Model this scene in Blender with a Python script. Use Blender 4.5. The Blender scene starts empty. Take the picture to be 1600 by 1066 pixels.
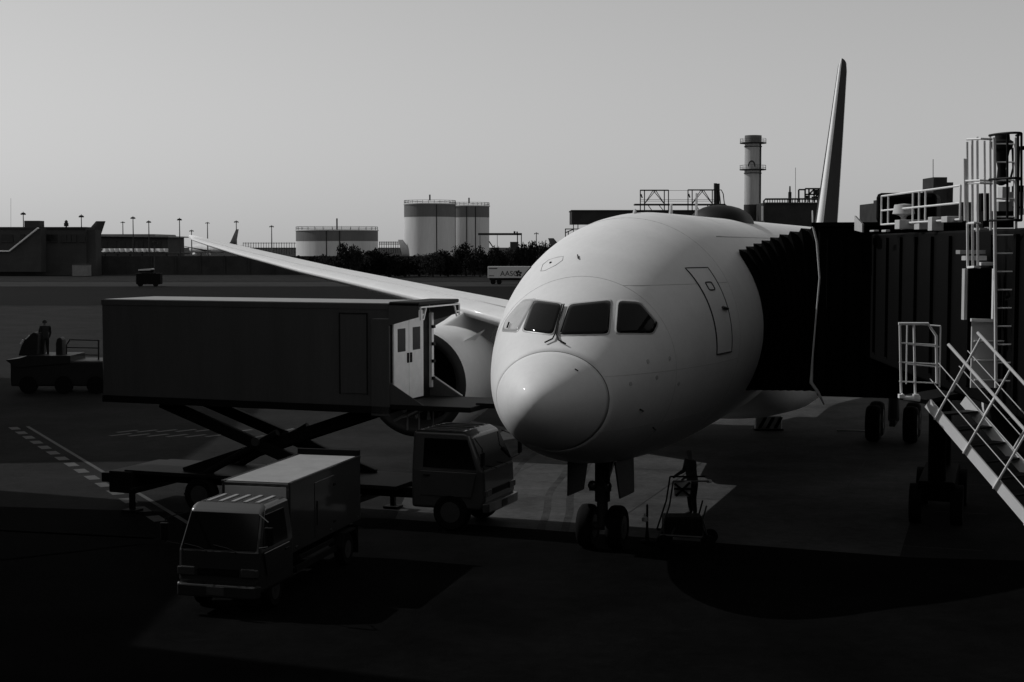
import bpy, bmesh, math, random
import numpy as np
from mathutils import Vector, Matrix
from mathutils.bvhtree import BVHTree
random.seed(7)
R = math.radians
SC = bpy.context.scene
COL = SC.collection

# ------------------------------------------------------------------ camera, world, sun, exposure
CAM_H, FPX, PITCH = 7.0, 2350.0, math.atan(148 / 2350.0)
cam = bpy.data.cameras.new('camera')
cam.sensor_width = 36.0
cam.lens = FPX / 1600.0 * 36.0
cam.clip_start, cam.clip_end = 0.2, 9000
camo = bpy.data.objects.new('camera', cam)
COL.objects.link(camo)
camo.location = (0, 0, CAM_H)
camo.rotation_euler = (math.pi / 2 - PITCH, 0, 0)
SC.camera = camo

SUN_AZ = math.atan2(-0.93, 0.375)      # clockwise from +Y
SUN_EL = R(39)
world = bpy.data.worlds.new('World')
SC.world = world
world.use_nodes = True
wn = world.node_tree
wn.nodes.clear()
sky = wn.nodes.new('ShaderNodeTexSky')
sky.sky_type = 'NISHITA'
sky.sun_disc = False
sky.sun_elevation = SUN_EL
sky.sun_rotation = SUN_AZ
sky.air_density, sky.dust_density, sky.ozone_density = 2.3, 0.0, 1.0
bw = wn.nodes.new('ShaderNodeRGBToBW')
bg = wn.nodes.new('ShaderNodeBackground')
bg.inputs['Strength'].default_value = 0.0735
wo = wn.nodes.new('ShaderNodeOutputWorld')
wn.links.new(sky.outputs[0], bw.inputs[0])
wn.links.new(bw.outputs[0], bg.inputs['Color'])
wn.links.new(bg.outputs[0], wo.inputs[0])

sl = bpy.data.lights.new('sun', 'SUN')
sl.energy = 2.2
sl.angle = R(0.5)
sl.color = (1, 1, 1)                    # the photograph is black and white
slo = bpy.data.objects.new('sun', sl)
COL.objects.link(slo)
SUN_D = Vector((math.sin(SUN_AZ) * math.cos(SUN_EL), math.cos(SUN_AZ) * math.cos(SUN_EL), math.sin(SUN_EL)))
slo.rotation_euler = SUN_D.to_track_quat('Z', 'Y').to_euler()

vs = SC.view_settings
SC.display_settings.display_device = 'sRGB'
vs.view_transform = 'Standard'
vs.look = 'None'
vs.exposure, vs.gamma, vs.use_curve_mapping = 0.0, 1.0, False

# ------------------------------------------------------------------ helpers
def W(px, py, d):
    """photo pixel (1600 wide) at distance d along +Y -> world point"""
    u, v = (px - 800) / FPX, -(py - 533) / FPX
    dy = math.cos(PITCH) + v * math.sin(PITCH)
    dz = -math.sin(PITCH) + v * math.cos(PITCH)
    k = d / dy
    return Vector((u * k, d, CAM_H + dz * k))

def ray(px, py):
    u, v = (px - 800) / FPX, -(py - 533) / FPX
    return Vector((u, math.cos(PITCH) + v * math.sin(PITCH), -math.sin(PITCH) + v * math.cos(PITCH))).normalized()

def G(px, py):
    r = ray(px, py)
    k = -CAM_H / r.z
    return Vector((r.x * k, r.y * k, 0))

MATS = {}
def mat(name, c, rough=0.6, spec=0.3, metal=0.0, coat=0.0, var=0.12, scale=3.0, bump=0.0, streak=False, c2=None, bscale=None):
    m = bpy.data.materials.new(name)
    m.use_nodes = True
    nt = m.node_tree
    b = nt.nodes['Principled BSDF']
    b.inputs['Roughness'].default_value = rough
    b.inputs['Metallic'].default_value = metal
    b.inputs['Specular IOR Level'].default_value = spec
    b.inputs['Coat Weight'].default_value = coat
    b.inputs['Coat Roughness'].default_value = 0.06
    tc = nt.nodes.new('ShaderNodeTexCoord')
    mp = nt.nodes.new('ShaderNodeMapping')
    nt.links.new(tc.outputs['Object'], mp.inputs[0])
    if streak:
        mp.inputs['Scale'].default_value = (1.0, 1.0, 0.12)
    n = nt.nodes.new('ShaderNodeTexNoise')
    n.inputs['Scale'].default_value = scale
    n.inputs['Detail'].default_value = 6
    n.inputs['Roughness'].default_value = 0.65
    nt.links.new(mp.outputs[0], n.inputs['Vector'])
    rp = nt.nodes.new('ShaderNodeValToRGB')
    lo = c * (1 - var) if c2 is None else c2
    hi = c * (1 + var)
    rp.color_ramp.elements[0].position, rp.color_ramp.elements[1].position = 0.3, 0.7
    rp.color_ramp.elements[0].color = (lo, lo, lo, 1)
    rp.color_ramp.elements[1].color = (hi, hi, hi, 1)
    nt.links.new(n.outputs['Fac'], rp.inputs[0])
    if var:
        nf = nt.nodes.new('ShaderNodeTexNoise')
        nf.inputs['Scale'].default_value = scale * 9
        nf.inputs['Detail'].default_value = 8
        nf.inputs['Roughness'].default_value = 0.75
        nt.links.new(mp.outputs[0], nf.inputs['Vector'])
        mr = nt.nodes.new('ShaderNodeMapRange')
        mr.inputs['From Min'].default_value, mr.inputs['From Max'].default_value = 0.25, 0.75
        mr.inputs['To Min'].default_value, mr.inputs['To Max'].default_value = 1 - var * .8, 1 + var * .8
        nt.links.new(nf.outputs['Fac'], mr.inputs['Value'])
        vm = nt.nodes.new('ShaderNodeVectorMath'); vm.operation = 'SCALE'
        nt.links.new(rp.outputs[0], vm.inputs[0])
        nt.links.new(mr.outputs[0], vm.inputs['Scale'])
        nt.links.new(vm.outputs[0], b.inputs['Base Color'])
    else:
        nt.links.new(rp.outputs[0], b.inputs['Base Color'])
    if bump:
        n2 = nt.nodes.new('ShaderNodeTexNoise')
        n2.inputs['Scale'].default_value = bscale or scale * 6
        n2.inputs['Detail'].default_value = 4
        nt.links.new(mp.outputs[0], n2.inputs['Vector'])
        bm_ = nt.nodes.new('ShaderNodeBump')
        bm_.inputs['Strength'].default_value = bump
        bm_.inputs['Distance'].default_value = 0.02
        nt.links.new(n2.outputs['Fac'], bm_.inputs['Height'])
        nt.links.new(bm_.outputs[0], b.inputs['Normal'])
    MATS[name] = m
    return m

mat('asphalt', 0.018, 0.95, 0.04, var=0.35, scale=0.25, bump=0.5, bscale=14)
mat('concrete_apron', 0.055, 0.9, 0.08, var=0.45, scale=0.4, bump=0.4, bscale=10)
mat('taxiway', 0.0035, 0.95, 0.04, var=0.3, scale=0.05)
mat('grass_strip', 0.028, 0.95, 0.05, var=0.3, scale=0.08)
mat('paint_line', 0.06, 0.7, 0.2, var=0.35, scale=5)
mat('tyre_rubber', 0.042, 0.9, 0.05, var=0.5, scale=1.5)
mat('tar', 0.01, 0.7, 0.2)
mat('aircraft_paint', 0.78, 0.55, 0.25, coat=0.03, var=0.05, scale=0.9)
mat('gear_door_shade', 0.08, 0.5, 0.2)  # door colour darkened to paint in the shade under the nose
mat('aircraft_grey', 0.5, 0.4, 0.5, var=0.06)
mat('seam', 0.015, 0.8, 0.1)
mat('cockpit_glass', 0.002, 0.05, 0.22, var=0.0)
mat('dark_glass', 0.003, 0.08, 0.3, var=0.0)
mat('satcom_grey', 0.012, 0.6, 0.2)
mat('lip_metal', 0.02, 0.6, 0.15, metal=0.0, var=0.05)
mat('dark_metal', 0.007, 0.6, 0.12)
mat('rubber', 0.006, 0.85, 0.1)
mat('strut_metal', 0.06, 0.4, 0.4, metal=0.3)
mat('cab_pale', 0.05, 0.4, 0.4, coat=0.9, var=0.08, scale=2)
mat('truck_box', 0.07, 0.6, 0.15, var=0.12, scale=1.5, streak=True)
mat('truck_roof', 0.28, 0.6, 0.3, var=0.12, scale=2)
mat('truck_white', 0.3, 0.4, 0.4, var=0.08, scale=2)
mat('door_white', 0.8, 0.45, 0.3, var=0.07, scale=4)
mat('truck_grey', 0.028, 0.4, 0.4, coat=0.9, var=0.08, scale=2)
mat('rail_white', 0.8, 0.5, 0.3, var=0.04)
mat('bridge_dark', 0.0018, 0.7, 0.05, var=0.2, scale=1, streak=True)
mat('bellows', 0.004, 0.9, 0.03, var=0.2)
mat('plant_dark', 0.035, 0.8, 0.1, var=0.25, scale=0.4)
mat('glare_grey', 0.5, 0.12, 0.4, var=0.1)
mat('steel_pale', 0.14, 0.7, 0.2)
mat('steel_dark', 0.025, 0.7, 0.2)
mat('tank_light', 0.6, 0.7, 0.2, var=0.12, scale=0.25, streak=True)
mat('tank_dark', 0.14, 0.7, 0.2, var=0.15, scale=0.25, streak=True)
mat('chimney_grey', 0.42, 0.8, 0.1, var=0.2, scale=0.3, streak=True)
mat('building_far', 0.05, 0.8, 0.1, var=0.2, scale=0.2)
mat('building_pale', 0.2, 0.8, 0.1, var=0.2, scale=0.2)
mat('window_far', 0.008, 0.3, 0.3, var=0)
mat('foliage', 0.014, 0.8, 0.05, var=0.4, scale=0.6)
mat('bark', 0.03, 0.9, 0.05)
mat('shade_asphalt', 0.004, 0.97, 0.01, var=0.4, scale=0.3, bump=0.5, bscale=14)
mat('tail_livery', 0.06, 0.95, 0.0, coat=0.0, var=0.05)
mat('terminal_glass', 0.004, 0.35, 0.15, var=0)
mat('terminal_cladding', 0.012, 0.7, 0.1)
mat('van_white', 0.6, 0.5, 0.3)
mat('panel_white', 0.5, 0.5, 0.3, var=0.06)
mat('letter_dark', 0.01, 0.6, 0.2)
mat('hose', 0.5, 0.5, 0.3)
mat('loader_dark', 0.012, 0.5, 0.3, var=0.2)
mat('pane_black', 0.006, 0.4, 0.1, var=0)
mat('lamp_glass', 0.06, 0.1, 0.6, var=0)

class MB:
    """collects geometry for ONE mesh object"""
    def __init__(s):
        s.v, s.f = [], []
    def add(s, vs_, fs_):
        o = len(s.v)
        s.v += [Vector(p) for p in vs_]
        s.f += [tuple(i + o for i in f) for f in fs_]
        return s
    def box(s, c, size, M=None):
        hx, hy, hz = size[0] / 2, size[1] / 2, size[2] / 2
        c = Vector(c)
        ps = []
        for z in (-hz, hz):
            for (x, y) in ((-hx, -hy), (hx, -hy), (hx, hy), (-hx, hy)):
                p = Vector((x, y, z))
                ps.append((M @ p if M else p) + c)
        return s.add(ps, [(0, 3, 2, 1), (4, 5, 6, 7), (0, 1, 5, 4), (1, 2, 6, 5), (2, 3, 7, 6), (3, 0, 4, 7)])
    def bb(s, x0, x1, y0, y1, z0, z1):
        return s.box(((x0 + x1) / 2, (y0 + y1) / 2, (z0 + z1) / 2), (abs(x1 - x0), abs(y1 - y0), abs(z1 - z0)))
    def bar(s, a, b, w, h, up=(0, 0, 1)):
        a, b = Vector(a), Vector(b)
        d = (b - a)
        L = d.length
        d.normalize()
        u = Vector(up)
        if abs(d.dot(u)) > 0.98:
            u = Vector((1, 0, 0))
        y = u.cross(d).normalized()
        z = d.cross(y)
        M = Matrix((d, y, z)).transposed()
        return s.box((a + b) / 2, (L, w, h), M)
    def tube(s, path, r, n=8, closed=False, caps=True):
        path = [Vector(p) for p in path]
        N = len(path)
        rr = r if isinstance(r, (list, tuple)) else [r] * N
        rings = []
        prev = None
        for i, p in enumerate(path):
            if closed:
                t = path[(i + 1) % N] - path[i - 1]
            else:
                t = path[min(i + 1, N - 1)] - path[max(i - 1, 0)]
            t.normalize()
            if prev is None:
                a = Vector((0, 0, 1)) if abs(t.z) < 0.9 else Vector((1, 0, 0))
                u = t.cross(a).normalized()
            else:
                u = (prev - t * prev.dot(t)).normalized()
            prev = u
            w = t.cross(u)
            rings.append([p + (u * math.cos(2 * math.pi * k / n) + w * math.sin(2 * math.pi * k / n)) * rr[i] for k in range(n)])
        return s.loft(rings, closed=closed, caps=caps)
    def loft(s, rings, closed=False, caps=True):
        n = len(rings[0])
        N = len(rings)
        vs_ = [p for r_ in rings for p in r_]
        fs = []
        for i in range(N if closed else N - 1):
            j = (i + 1) % N
            for k in range(n):
                k2 = (k + 1) % n
                fs.append((i * n + k, i * n + k2, j * n + k2, j * n + k))
        if caps and not closed:
            fs.append(tuple(reversed(range(n))))
            fs.append(tuple(range((N - 1) * n, N * n)))
        return s.add(vs_, fs)
    def cyl(s, a, b, r, n=16, r2=None):
        return s.tube([a, b], [r, r if r2 is None else r2], n)
    def lathe(s, prof, c=(0, 0, 0), axis='z', n=24, caps=True):
        c = Vector(c)
        rings = []
        for (r_, h) in prof:
            ring = []
            for k in range(n):
                a = 2 * math.pi * k / n
                p = (r_ * math.cos(a), r_ * math.sin(a), h)
                if axis == 'x':
                    p = (h, p[0], p[1])
                elif axis == 'y':
                    p = (p[1], h, p[0])
                ring.append(Vector(p) + c)
            rings.append(ring)
        return s.loft(rings, caps=caps)
    def prism(s, poly, ext):
        """poly: list of 3D points, extruded along ext"""
        poly = [Vector(p) for p in poly]
        e = Vector(ext)
        n = len(poly)
        vs_ = poly + [p + e for p in poly]
        fs = [tuple(reversed(range(n))), tuple(range(n, 2 * n))] + [(k, (k + 1) % n, n + (k + 1) % n, n + k) for k in range(n)]
        return s.add(vs_, fs)
    def build(s, name, m, parent=None, world=False, smooth=False, bevel=0.0, seg=2, recalc=True):
        me = bpy.data.meshes.new(name)
        vv = s.v
        if parent is not None and world:
            inv = ROOTM[parent.name].inverted()
            vv = [inv @ p for p in vv]
        me.from_pydata([tuple(p) for p in vv], [], s.f)
        if recalc:
            b = bmesh.new()
            b.from_mesh(me)
            bmesh.ops.recalc_face_normals(b, faces=b.faces)
            b.to_mesh(me)
            b.free()
        me.materials.append(MATS[m])
        if smooth:
            me.polygons.foreach_set('use_smooth', [True] * len(me.polygons))
            if smooth == 'auto':
                b = bmesh.new(); b.from_mesh(me)
                for e in b.edges:
                    if len(e.link_faces) == 2 and e.calc_face_angle(0) > R(38):
                        e.smooth = False
                b.to_mesh(me); b.free()
        o = bpy.data.objects.new(name, me)
        COL.objects.link(o)
        if parent is not None:
            o.parent = parent
            ROOTM[o.name] = ROOTM[parent.name]
        if bevel:
            md = o.modifiers.new('bevel', 'BEVEL')
            md.width, md.segments, md.limit_method = bevel, seg, 'ANGLE'
            md.angle_limit = R(35)
        return o

ROOTM = {}
def thing(name, label, cat, loc=(0, 0, 0), rz=0.0, group=None):
    o = bpy.data.objects.new(name, None)
    COL.objects.link(o)
    o.empty_display_size = 0.3
    o.location = loc
    o.rotation_euler = (0, 0, rz)
    ROOTM[o.name] = Matrix.Translation(Vector(loc)) @ Matrix.Rotation(rz, 4, 'Z')
    return tag(o, label, cat, group)

def tag(o, label, cat, group=None):
    o['label'] = label
    o['category'] = cat
    if group:
        o['group'] = group
    return o

def structure(o):
    o['kind'] = 'structure'
    return o

def link_copy(o, parent):
    c = o.copy()
    COL.objects.link(c)
    c.parent = parent
    return c

def copy_tree(o, label, loc, rz=None, group=None):
    c = o.copy()
    COL.objects.link(c)
    c.location = loc
    if rz is not None:
        c.rotation_euler = (0, 0, rz)
    c['label'] = label
    if group:
        c['group'] = group
    for ch in list(o.children):
        k = link_copy(ch, c)
        for g in list(ch.children):
            link_copy(g, k)
    return c

def sheet(name, m, x0, x1, y0, y1, z, kind='structure', parent=None):
    o = MB().add([(x0, y0, z), (x1, y0, z), (x1, y1, z), (x0, y1, z)], [(0, 1, 2, 3)]).build(name, m, parent)
    if kind:
        o['kind'] = kind
    return o

# ------------------------------------------------------------------ ground
sheet('ground', 'asphalt', -4000, 4000, -400, 8000, 0.0)
fg_shade = MB().add([(-60, 14, .008), (90, 0, .008), (90, 20, .008), (40, 29, .008), (9, 33.5, .008), (-3.0, 38.3, .008), (-60, 48, .008)], [(0, 1, 2, 3, 4, 5, 6)]).build('foreground_shade', 'shade_asphalt')  # extra dark sheet: foreground shade painted into the ground colour
structure(fg_shade)
stand = MB().add([(-3.0, 36.5, .004), (8.5, 32.8, .004), (30, 100, .004), (12, 106, .004), (-3.0, 46, .004)], [(0, 1, 2, 3, 4)]).build('aircraft_stand_pavement', 'concrete_apron')
structure(stand)
sheet('taxiway', 'taxiway', -400, 400, 178, 262, 0.02)
sheet('grass_strip', 'grass_strip', -420, 420, 262, 296, 0.03)
sheet('service_road', 'asphalt', -420, 420, 300, 322, 0.04)

def strip(mb, p, q, w, z=.010):
    p, q = Vector(p), Vector(q)
    d = (q - p).normalized()
    n = Vector((-d.y, d.x, 0)) * (w / 2)
    mb.add([(*(p - n)[:2], z), (*(q - n)[:2], z), (*(q + n)[:2], z), (*(p + n)[:2], z)], [(0, 1, 2, 3)])

# painted markings of the service lane on the left
ln = MB()
a, b = G(20, 668), G(262, 822)
d = (b - a)
n = int(d.length / 1.5)
for i in range(n):
    strip(ln, a + d * (i / n), a + d * ((i + .55) / n), .34)
off = Vector((d.y, -d.x, 0)).normalized() * -0.55
strip(ln, a + off, b + off, .13)
structure(ln.build('road_marking', 'paint_line'))
ln = MB()
c = G(302, 677)
for i in range(7):
    for j in (-1, 1):
        p = c + Vector((-2.6 + i * .72, j * .85 * (1 - .1 * abs(i - 4)), 0))
        strip(ln, p + Vector((-.3, -.35, 0)), p + Vector((.3, .35, 0)), .22)
structure(ln.build('painted_code', 'paint_line'))
ln = MB()
strip(ln, Vector((-26, 40, 0)), G(240, 842), .16, .008)
strip(ln, Vector((-22, 26, 0)), G(230, 850), .10, .008)
structure(ln.build('tar_seam', 'tar'))

ln = MB()
for i in range(14):
    o_ = Vector((math.sin(R(18.5)), math.cos(R(18.5)), 0)); q_ = Vector((o_.y, -o_.x, 0))
    c_ = Vector((2, 33, 0)) + o_ * (i * 5 - 1)
    strip(ln, c_ - q_ * 4, c_ + q_ * 8, .04, .006)
    c_ = Vector((2, 36, 0)) + q_ * (i * 5 - 5)
    strip(ln, c_ + o_ * 1, c_ + o_ * 70, .04, .0065)
structure(ln.build('slab_joint', 'tar'))
ln = MB()
for off_ in (-.4, .35, 1.9, 2.5):
    prev = None
    for k in range(24):
        y = 34 + k * .9
        p = Vector((-1.2 + off_ + .006 * (y - 34) ** 2 + .05 * math.sin(y), y, 0))
        if prev is not None:
            strip(ln, prev, p, .2, .0072)
        prev = p
structure(ln.build('tyre_mark', 'tyre_rubber'))

# ------------------------------------------------------------------ terminal behind the viewpoint, with unseen wings and a block added to shade the apron
t = thing('terminal_building', 'dark glazed terminal building behind the viewpoint with overhanging roof', 'building', (0, -12, 0))
MB().bb(-90, 90, -30, -1.2, 0, 12).build('wall', 'terminal_cladding', t, world=True)
MB().bb(-92, 92, -32, .5, 12.2, 12.9).build('roof', 'terminal_cladding', t, world=True)
MB().bb(21, 60, -1.2, 44, 0, 24).build('side_wing', 'terminal_cladding', t, world=True)  # unseen wing, raised to block sky light from the right
for i in range(10):
    MB().bb(20.9, 20.99, .2 + i * 4, 3.8 + i * 4, 4.5, 22).build('pane', 'terminal_glass', t, world=True)
MB().bb(-60, -25, 33.4, 47, 0, 16).build('side_wing', 'terminal_cladding', t, world=True)  # unseen block added to shade the left ground
MB().bb(-60, -25, -1.2, 33.38, 0, 25).build('side_wing', 'terminal_cladding', t, world=True)  # taller unseen block, shaped to shade the nearest ground
for i in range(45):
    g = MB().bb(-89 + i * 4, -85.4 + i * 4, -1.19, -1.1, 4.5, 11.4).build('pane', 'terminal_glass', t, world=True)

shade_blk = thing('shade_block', 'tall dark unseen block added out of frame to shade the left apron', 'building', (-55, 72, 0))  # unseen mass added only to throw shadow across the left ground
MB().bb(-80, -37, 60, 84, 0, 22).build('wall', 'terminal_cladding', shade_blk, world=True)
MB().prism([(-81, 59, 22.02), (-58, 59, 26), (-36, 59, 22.02)], (0, 26, 0)).build('roof', 'terminal_cladding', shade_blk, world=True)
for i in range(5):
    MB().bb(-36.98, -36.9, 61 + i * 4.6, 65.2 + i * 4.6, 0, 16).build('block_panel', 'plant_dark', shade_blk, world=True)

# ------------------------------------------------------------------ the airliner
TH = R(18.5)
NOSE = Vector((0.45, 29.67, 0))
AFT = Vector((math.sin(TH), math.cos(TH), 0))
PORT = Vector((math.cos(TH), -math.sin(TH), 0))
def A(x, port, z):
    return NOSE + AFT * x + PORT * port + Vector((0, 0, z))
PLANE_RZ = math.atan2(AFT.y, AFT.x)            # local x = aft, local y = starboard
plane = thing('airliner', 'large white twin engine airliner parked nose towards the viewer', 'airliner', NOSE, PLANE_RZ)

T_X = [0, .03, .1, .3, .6, 1, 1.2, 1.6, 2, 2.5, 3, 4, 5, 6, 7, 8, 9.5, 12, 38, 44, 50, 54, 56.5]
T_TOP = [3.83, 3.99, 4.12, 4.32, 4.53, 4.75, 4.85, 5.09, 5.38, 5.74, 6.07, 6.65, 7.1, 7.42, 7.64, 7.78, 7.87, 7.88, 7.88, 7.86, 7.72, 7.5, 7.15]
T_BOT = [3.83, 3.67, 3.52, 3.31, 3.09, 2.88, 2.80, 2.65, 2.53, 2.4, 2.3, 2.15, 2.05, 1.98, 1.95, 1.93, 1.92, 1.92, 1.92, 2.9, 4.6, 5.9, 6.8]
T_HW = [0, .17, .33, .58, .84, 1.1, 1.21, 1.42, 1.6, 1.8, 1.97, 2.26, 2.49, 2.66, 2.78, 2.85, 2.885, 2.885, 2.885, 2.5, 1.6, .8, .15]
T_ZC = [3.83, 3.83, 3.83, 3.83, 3.84, 3.87, 3.89, 3.95, 4.02, 4.12, 4.23, 4.45, 4.62, 4.74, 4.83, 4.88, 4.9, 4.9, 4.9, 5.4, 6.3, 6.8, 7.0]
def pchip(xs, ys):
    xs, ys = np.sqrt(np.array(xs)), np.array(ys)
    h = np.diff(xs); dl = np.diff(ys) / h
    m = np.zeros_like(ys)
    for i in range(1, len(xs) - 1):
        if dl[i - 1] * dl[i] > 0:
            w1, w2 = 2 * h[i] + h[i - 1], h[i] + 2 * h[i - 1]
            m[i] = (w1 + w2) / (w1 / dl[i - 1] + w2 / dl[i])
    m[0], m[-1] = dl[0], dl[-1]
    def f(x):
        x = math.sqrt(max(x, 0))
        i = int(min(max(np.searchsorted(xs, x) - 1, 0), len(xs) - 2))
        t_ = (x - xs[i]) / h[i]
        return float((1 + 2 * t_) * (1 - t_) ** 2 * ys[i] + t_ * (1 - t_) ** 2 * h[i] * m[i] + t_ * t_ * (3 - 2 * t_) * ys[i + 1] + t_ * t_ * (t_ - 1) * h[i] * m[i + 1])
    return f
fT, fB, fH, fZ = pchip(T_X, T_TOP), pchip(T_X, T_BOT), pchip(T_X, T_HW), pchip(T_X, T_ZC)
def surf(x, th, off=0.0):
    """local point (x aft, y starboard, z); th = 0 starboard, 90 crown, 180 port"""
    tp, bt, hw, zc = fT(x), fB(x), fH(x), fZ(x)
    c_, s_ = math.cos(th), math.sin(th)
    return Vector((x, (hw + off) * c_, zc + ((tp - zc + off) if s_ > 0 else (zc - bt + off)) * s_))
NT = 112
def ring(x, off=0.0):
    return [surf(x, 2 * math.pi * k / NT, off) for k in range(NT)]
SEAM = 1.2
rx = [0.002, .01, .03, .06, .1, .16, .24, .33, .44, .56, .7, .85, 1.0, 1.1, SEAM - .012]
MB().loft([ring(x) for x in rx]).build('radome', 'aircraft_paint', plane, smooth=True)
MB().loft([ring(x, -.006) for x in (SEAM - .03, SEAM + .03)], caps=False).build('radome_seam', 'seam', plane, smooth=True)
fx = [SEAM + .012, 1.35, 1.5, 1.7, 1.9, 2.1, 2.3, 2.5, 2.75, 3, 3.3, 3.6, 4, 4.4, 4.8, 5.2, 5.6, 6, 6.5, 7, 7.5, 8, 8.7, 9.5, 11, 13, 16, 20, 25, 30, 34, 36, 38, 40, 42, 44, 46, 48, 50, 52, 54, 55.5, 56.5]
fus = MB()
fus.loft([ring(x) for x in fx])
fuselage = fus.build('fuselage', 'aircraft_paint', plane, smooth=True)
# wing-body fairing
fr = MB()
rings = []
for x, w_, zt, zb in ((15.5, 2.2, 3.0, 2.1), (17, 2.9, 3.6, 1.75), (20, 3.2, 4.0, 1.55), (26, 3.2, 4.0, 1.5), (31, 3.0, 3.6, 1.6), (34, 2.3, 3.0, 2.0)):
    rings.append([Vector((x, w_ * math.copysign(abs(math.cos(a)) ** .7, math.cos(a)), (zt + zb) / 2 + (zt - zb) / 2 * math.copysign(abs(math.sin(a)) ** .7, math.sin(a)))) for a in [2 * math.pi * k / 40 for k in range(40)]])
fr.loft(rings).build('belly_fairing', 'aircraft_paint', plane, smooth=True)

# surface lookup in world space, for windows, doors and seams that sit on the skin
PM = ROOTM[plane.name]
full = MB()
full.loft([ring(x) for x in rx + fx])
bvh = BVHTree.FromPolygons([PM @ p for p in full.v], full.f)
def hit(px, py, off=0.0):
    r = bvh.ray_cast(Vector((0, 0, CAM_H)), ray(px, py))
    if r[0] is None:
        return None
    n_ = r[1] if r[1].dot(ray(px, py)) < 0 else -r[1]
    return r[0] + n_ * off
def skin_xy(x, port, z, off=.006):
    """point on the skin at station x and height z on the port (+1) or starboard (-1) side, local"""
    zc = fZ(x)
    q = (z - zc) / ((fT(x) - zc) if z > zc else (zc - fB(x)))
    q = max(-1, min(1, q))
    th = math.asin(q)
    return surf(x, math.pi - th if port > 0 else th, off)
def poly_patch(name, poly, m, off=.012, mirror=False):
    """fan patch from a convex pixel polygon: rings shrinking to the centre, every vertex on the skin"""
    cx = sum(p[0] for p in poly) / len(poly); cy = sum(p[1] for p in poly) / len(poly)
    # densify and round corners
    dense = []
    L = len(poly)
    for i in range(L):
        p0, p1, p2 = Vector(poly[i - 1]), Vector(poly[i]), Vector(poly[(i + 1) % L])
        r_ = min(7, (p1 - p0).length * .3, (p2 - p1).length * .3)
        s_, e_ = p1 + (p0 - p1).normalized() * r_, p1 + (p2 - p1).normalized() * r_
        for t_ in (0, .33, .66, 1):
            dense.append(s_.lerp(p1, t_).lerp(p1.lerp(e_, t_), t_))
        nx = p2 + (p1 - p2).normalized() * min(7, (p2 - p1).length * .3)
        for t_ in (.25, .5, .75):
            dense.append(e_.lerp(nx, t_))
    vs_, fs_ = [], []
    K = (1.0, .985, .8, .6, .4, .2)
    n_ = len(dense)
    for kk, k in enumerate(K):
        for p in dense:
            h_ = hit(cx + (p.x - cx) * k, cy + (p.y - cy) * k, off if kk else -.002)
            vs_.append(h_)
    vs_.append(hit(cx, cy, off))
    for i in range(len(K) - 1):
        for j in range(n_):
            j2 = (j + 1) % n_
            fs_.append((i * n_ + j, i * n_ + j2, (i + 1) * n_ + j2, (i + 1) * n_ + j))
    i = len(K) - 1
    for j in range(n_):
        fs_.append((i * n_ + j, i * n_ + (j + 1) % n_, len(vs_) - 1))
    inv = PM.inverted()
    loc = [inv @ p for p in vs_]
    if mirror:
        loc = [Vector((p.x, -p.y, p.z)) for p in loc]
    mb = MB().add(loc, fs_)
    return mb.build(name, m, plane, smooth=True)

WIN_B = [(889, 476), (955, 469), (951, 522), (873, 524)]
WIN_C = [(966, 470), (1000, 472), (1028, 505), (1020, 521), (962, 521)]
WIN_A = [(833, 469), (878, 475), (864, 523), (816, 517)]
for nm, pl in (('b', WIN_B), ('c', WIN_C), ('a', WIN_A)):
    cxm = sum(p[0] for p in pl) / len(pl); cym = sum(p[1] for p in pl) / len(pl)
    big = [(cxm + (p[0] - cxm) * 1.07, cym + (p[1] - cym) * 1.09) for p in pl]
    fr_ = poly_patch('window_frame', big, 'aircraft_grey', .007)
    w_ = poly_patch('windshield', pl, 'cockpit_glass', .014)
    if nm == 'c':
        poly_patch('window_frame', big, 'aircraft_grey', .007, mirror=True)
        poly_patch('windshield', pl, 'glare_grey', .014, mirror=True)  # starboard pane: glare on the glass painted as pale grey

def skin_line(pix, r, name, m, off=.01):
    pts = [hit(*p, off) for p in pix]
    pts = [p for p in pts if p is not None]
    return MB().tube(pts, r, 6).build(name, m, plane, world=True, smooth=True)
# wipers
for pts in ([(879, 478), (872, 505), (868, 524), (864, 532), (852, 538)], [(882, 478), (874, 505), (870, 526), (873, 534), (884, 540)]):
    skin_line(pts, .017, 'wiper', 'dark_metal', .045)
# crew escape hatch outline above the windshield
hp = [(845, 424), (848, 414), (858, 406), (872, 402), (880, 401), (879, 407), (868, 415), (852, 423), (845, 424)]
skin_line(hp, .009, 'hatch_outline', 'aircraft_grey', .003)
skin_line([(859, 412), (862, 410)], .02, 'hatch_handle', 'seam', .01)
skin_line([(795, 514), (798, 506)], .02, 'pitot_probe', 'dark_metal', .05)
skin_line([(903, 400), (904, 406)], .014, 'probe', 'dark_metal', .03)
skin_line([(898, 577), (903, 580)], .012, 'drain', 'dark_metal', .01)

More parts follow.
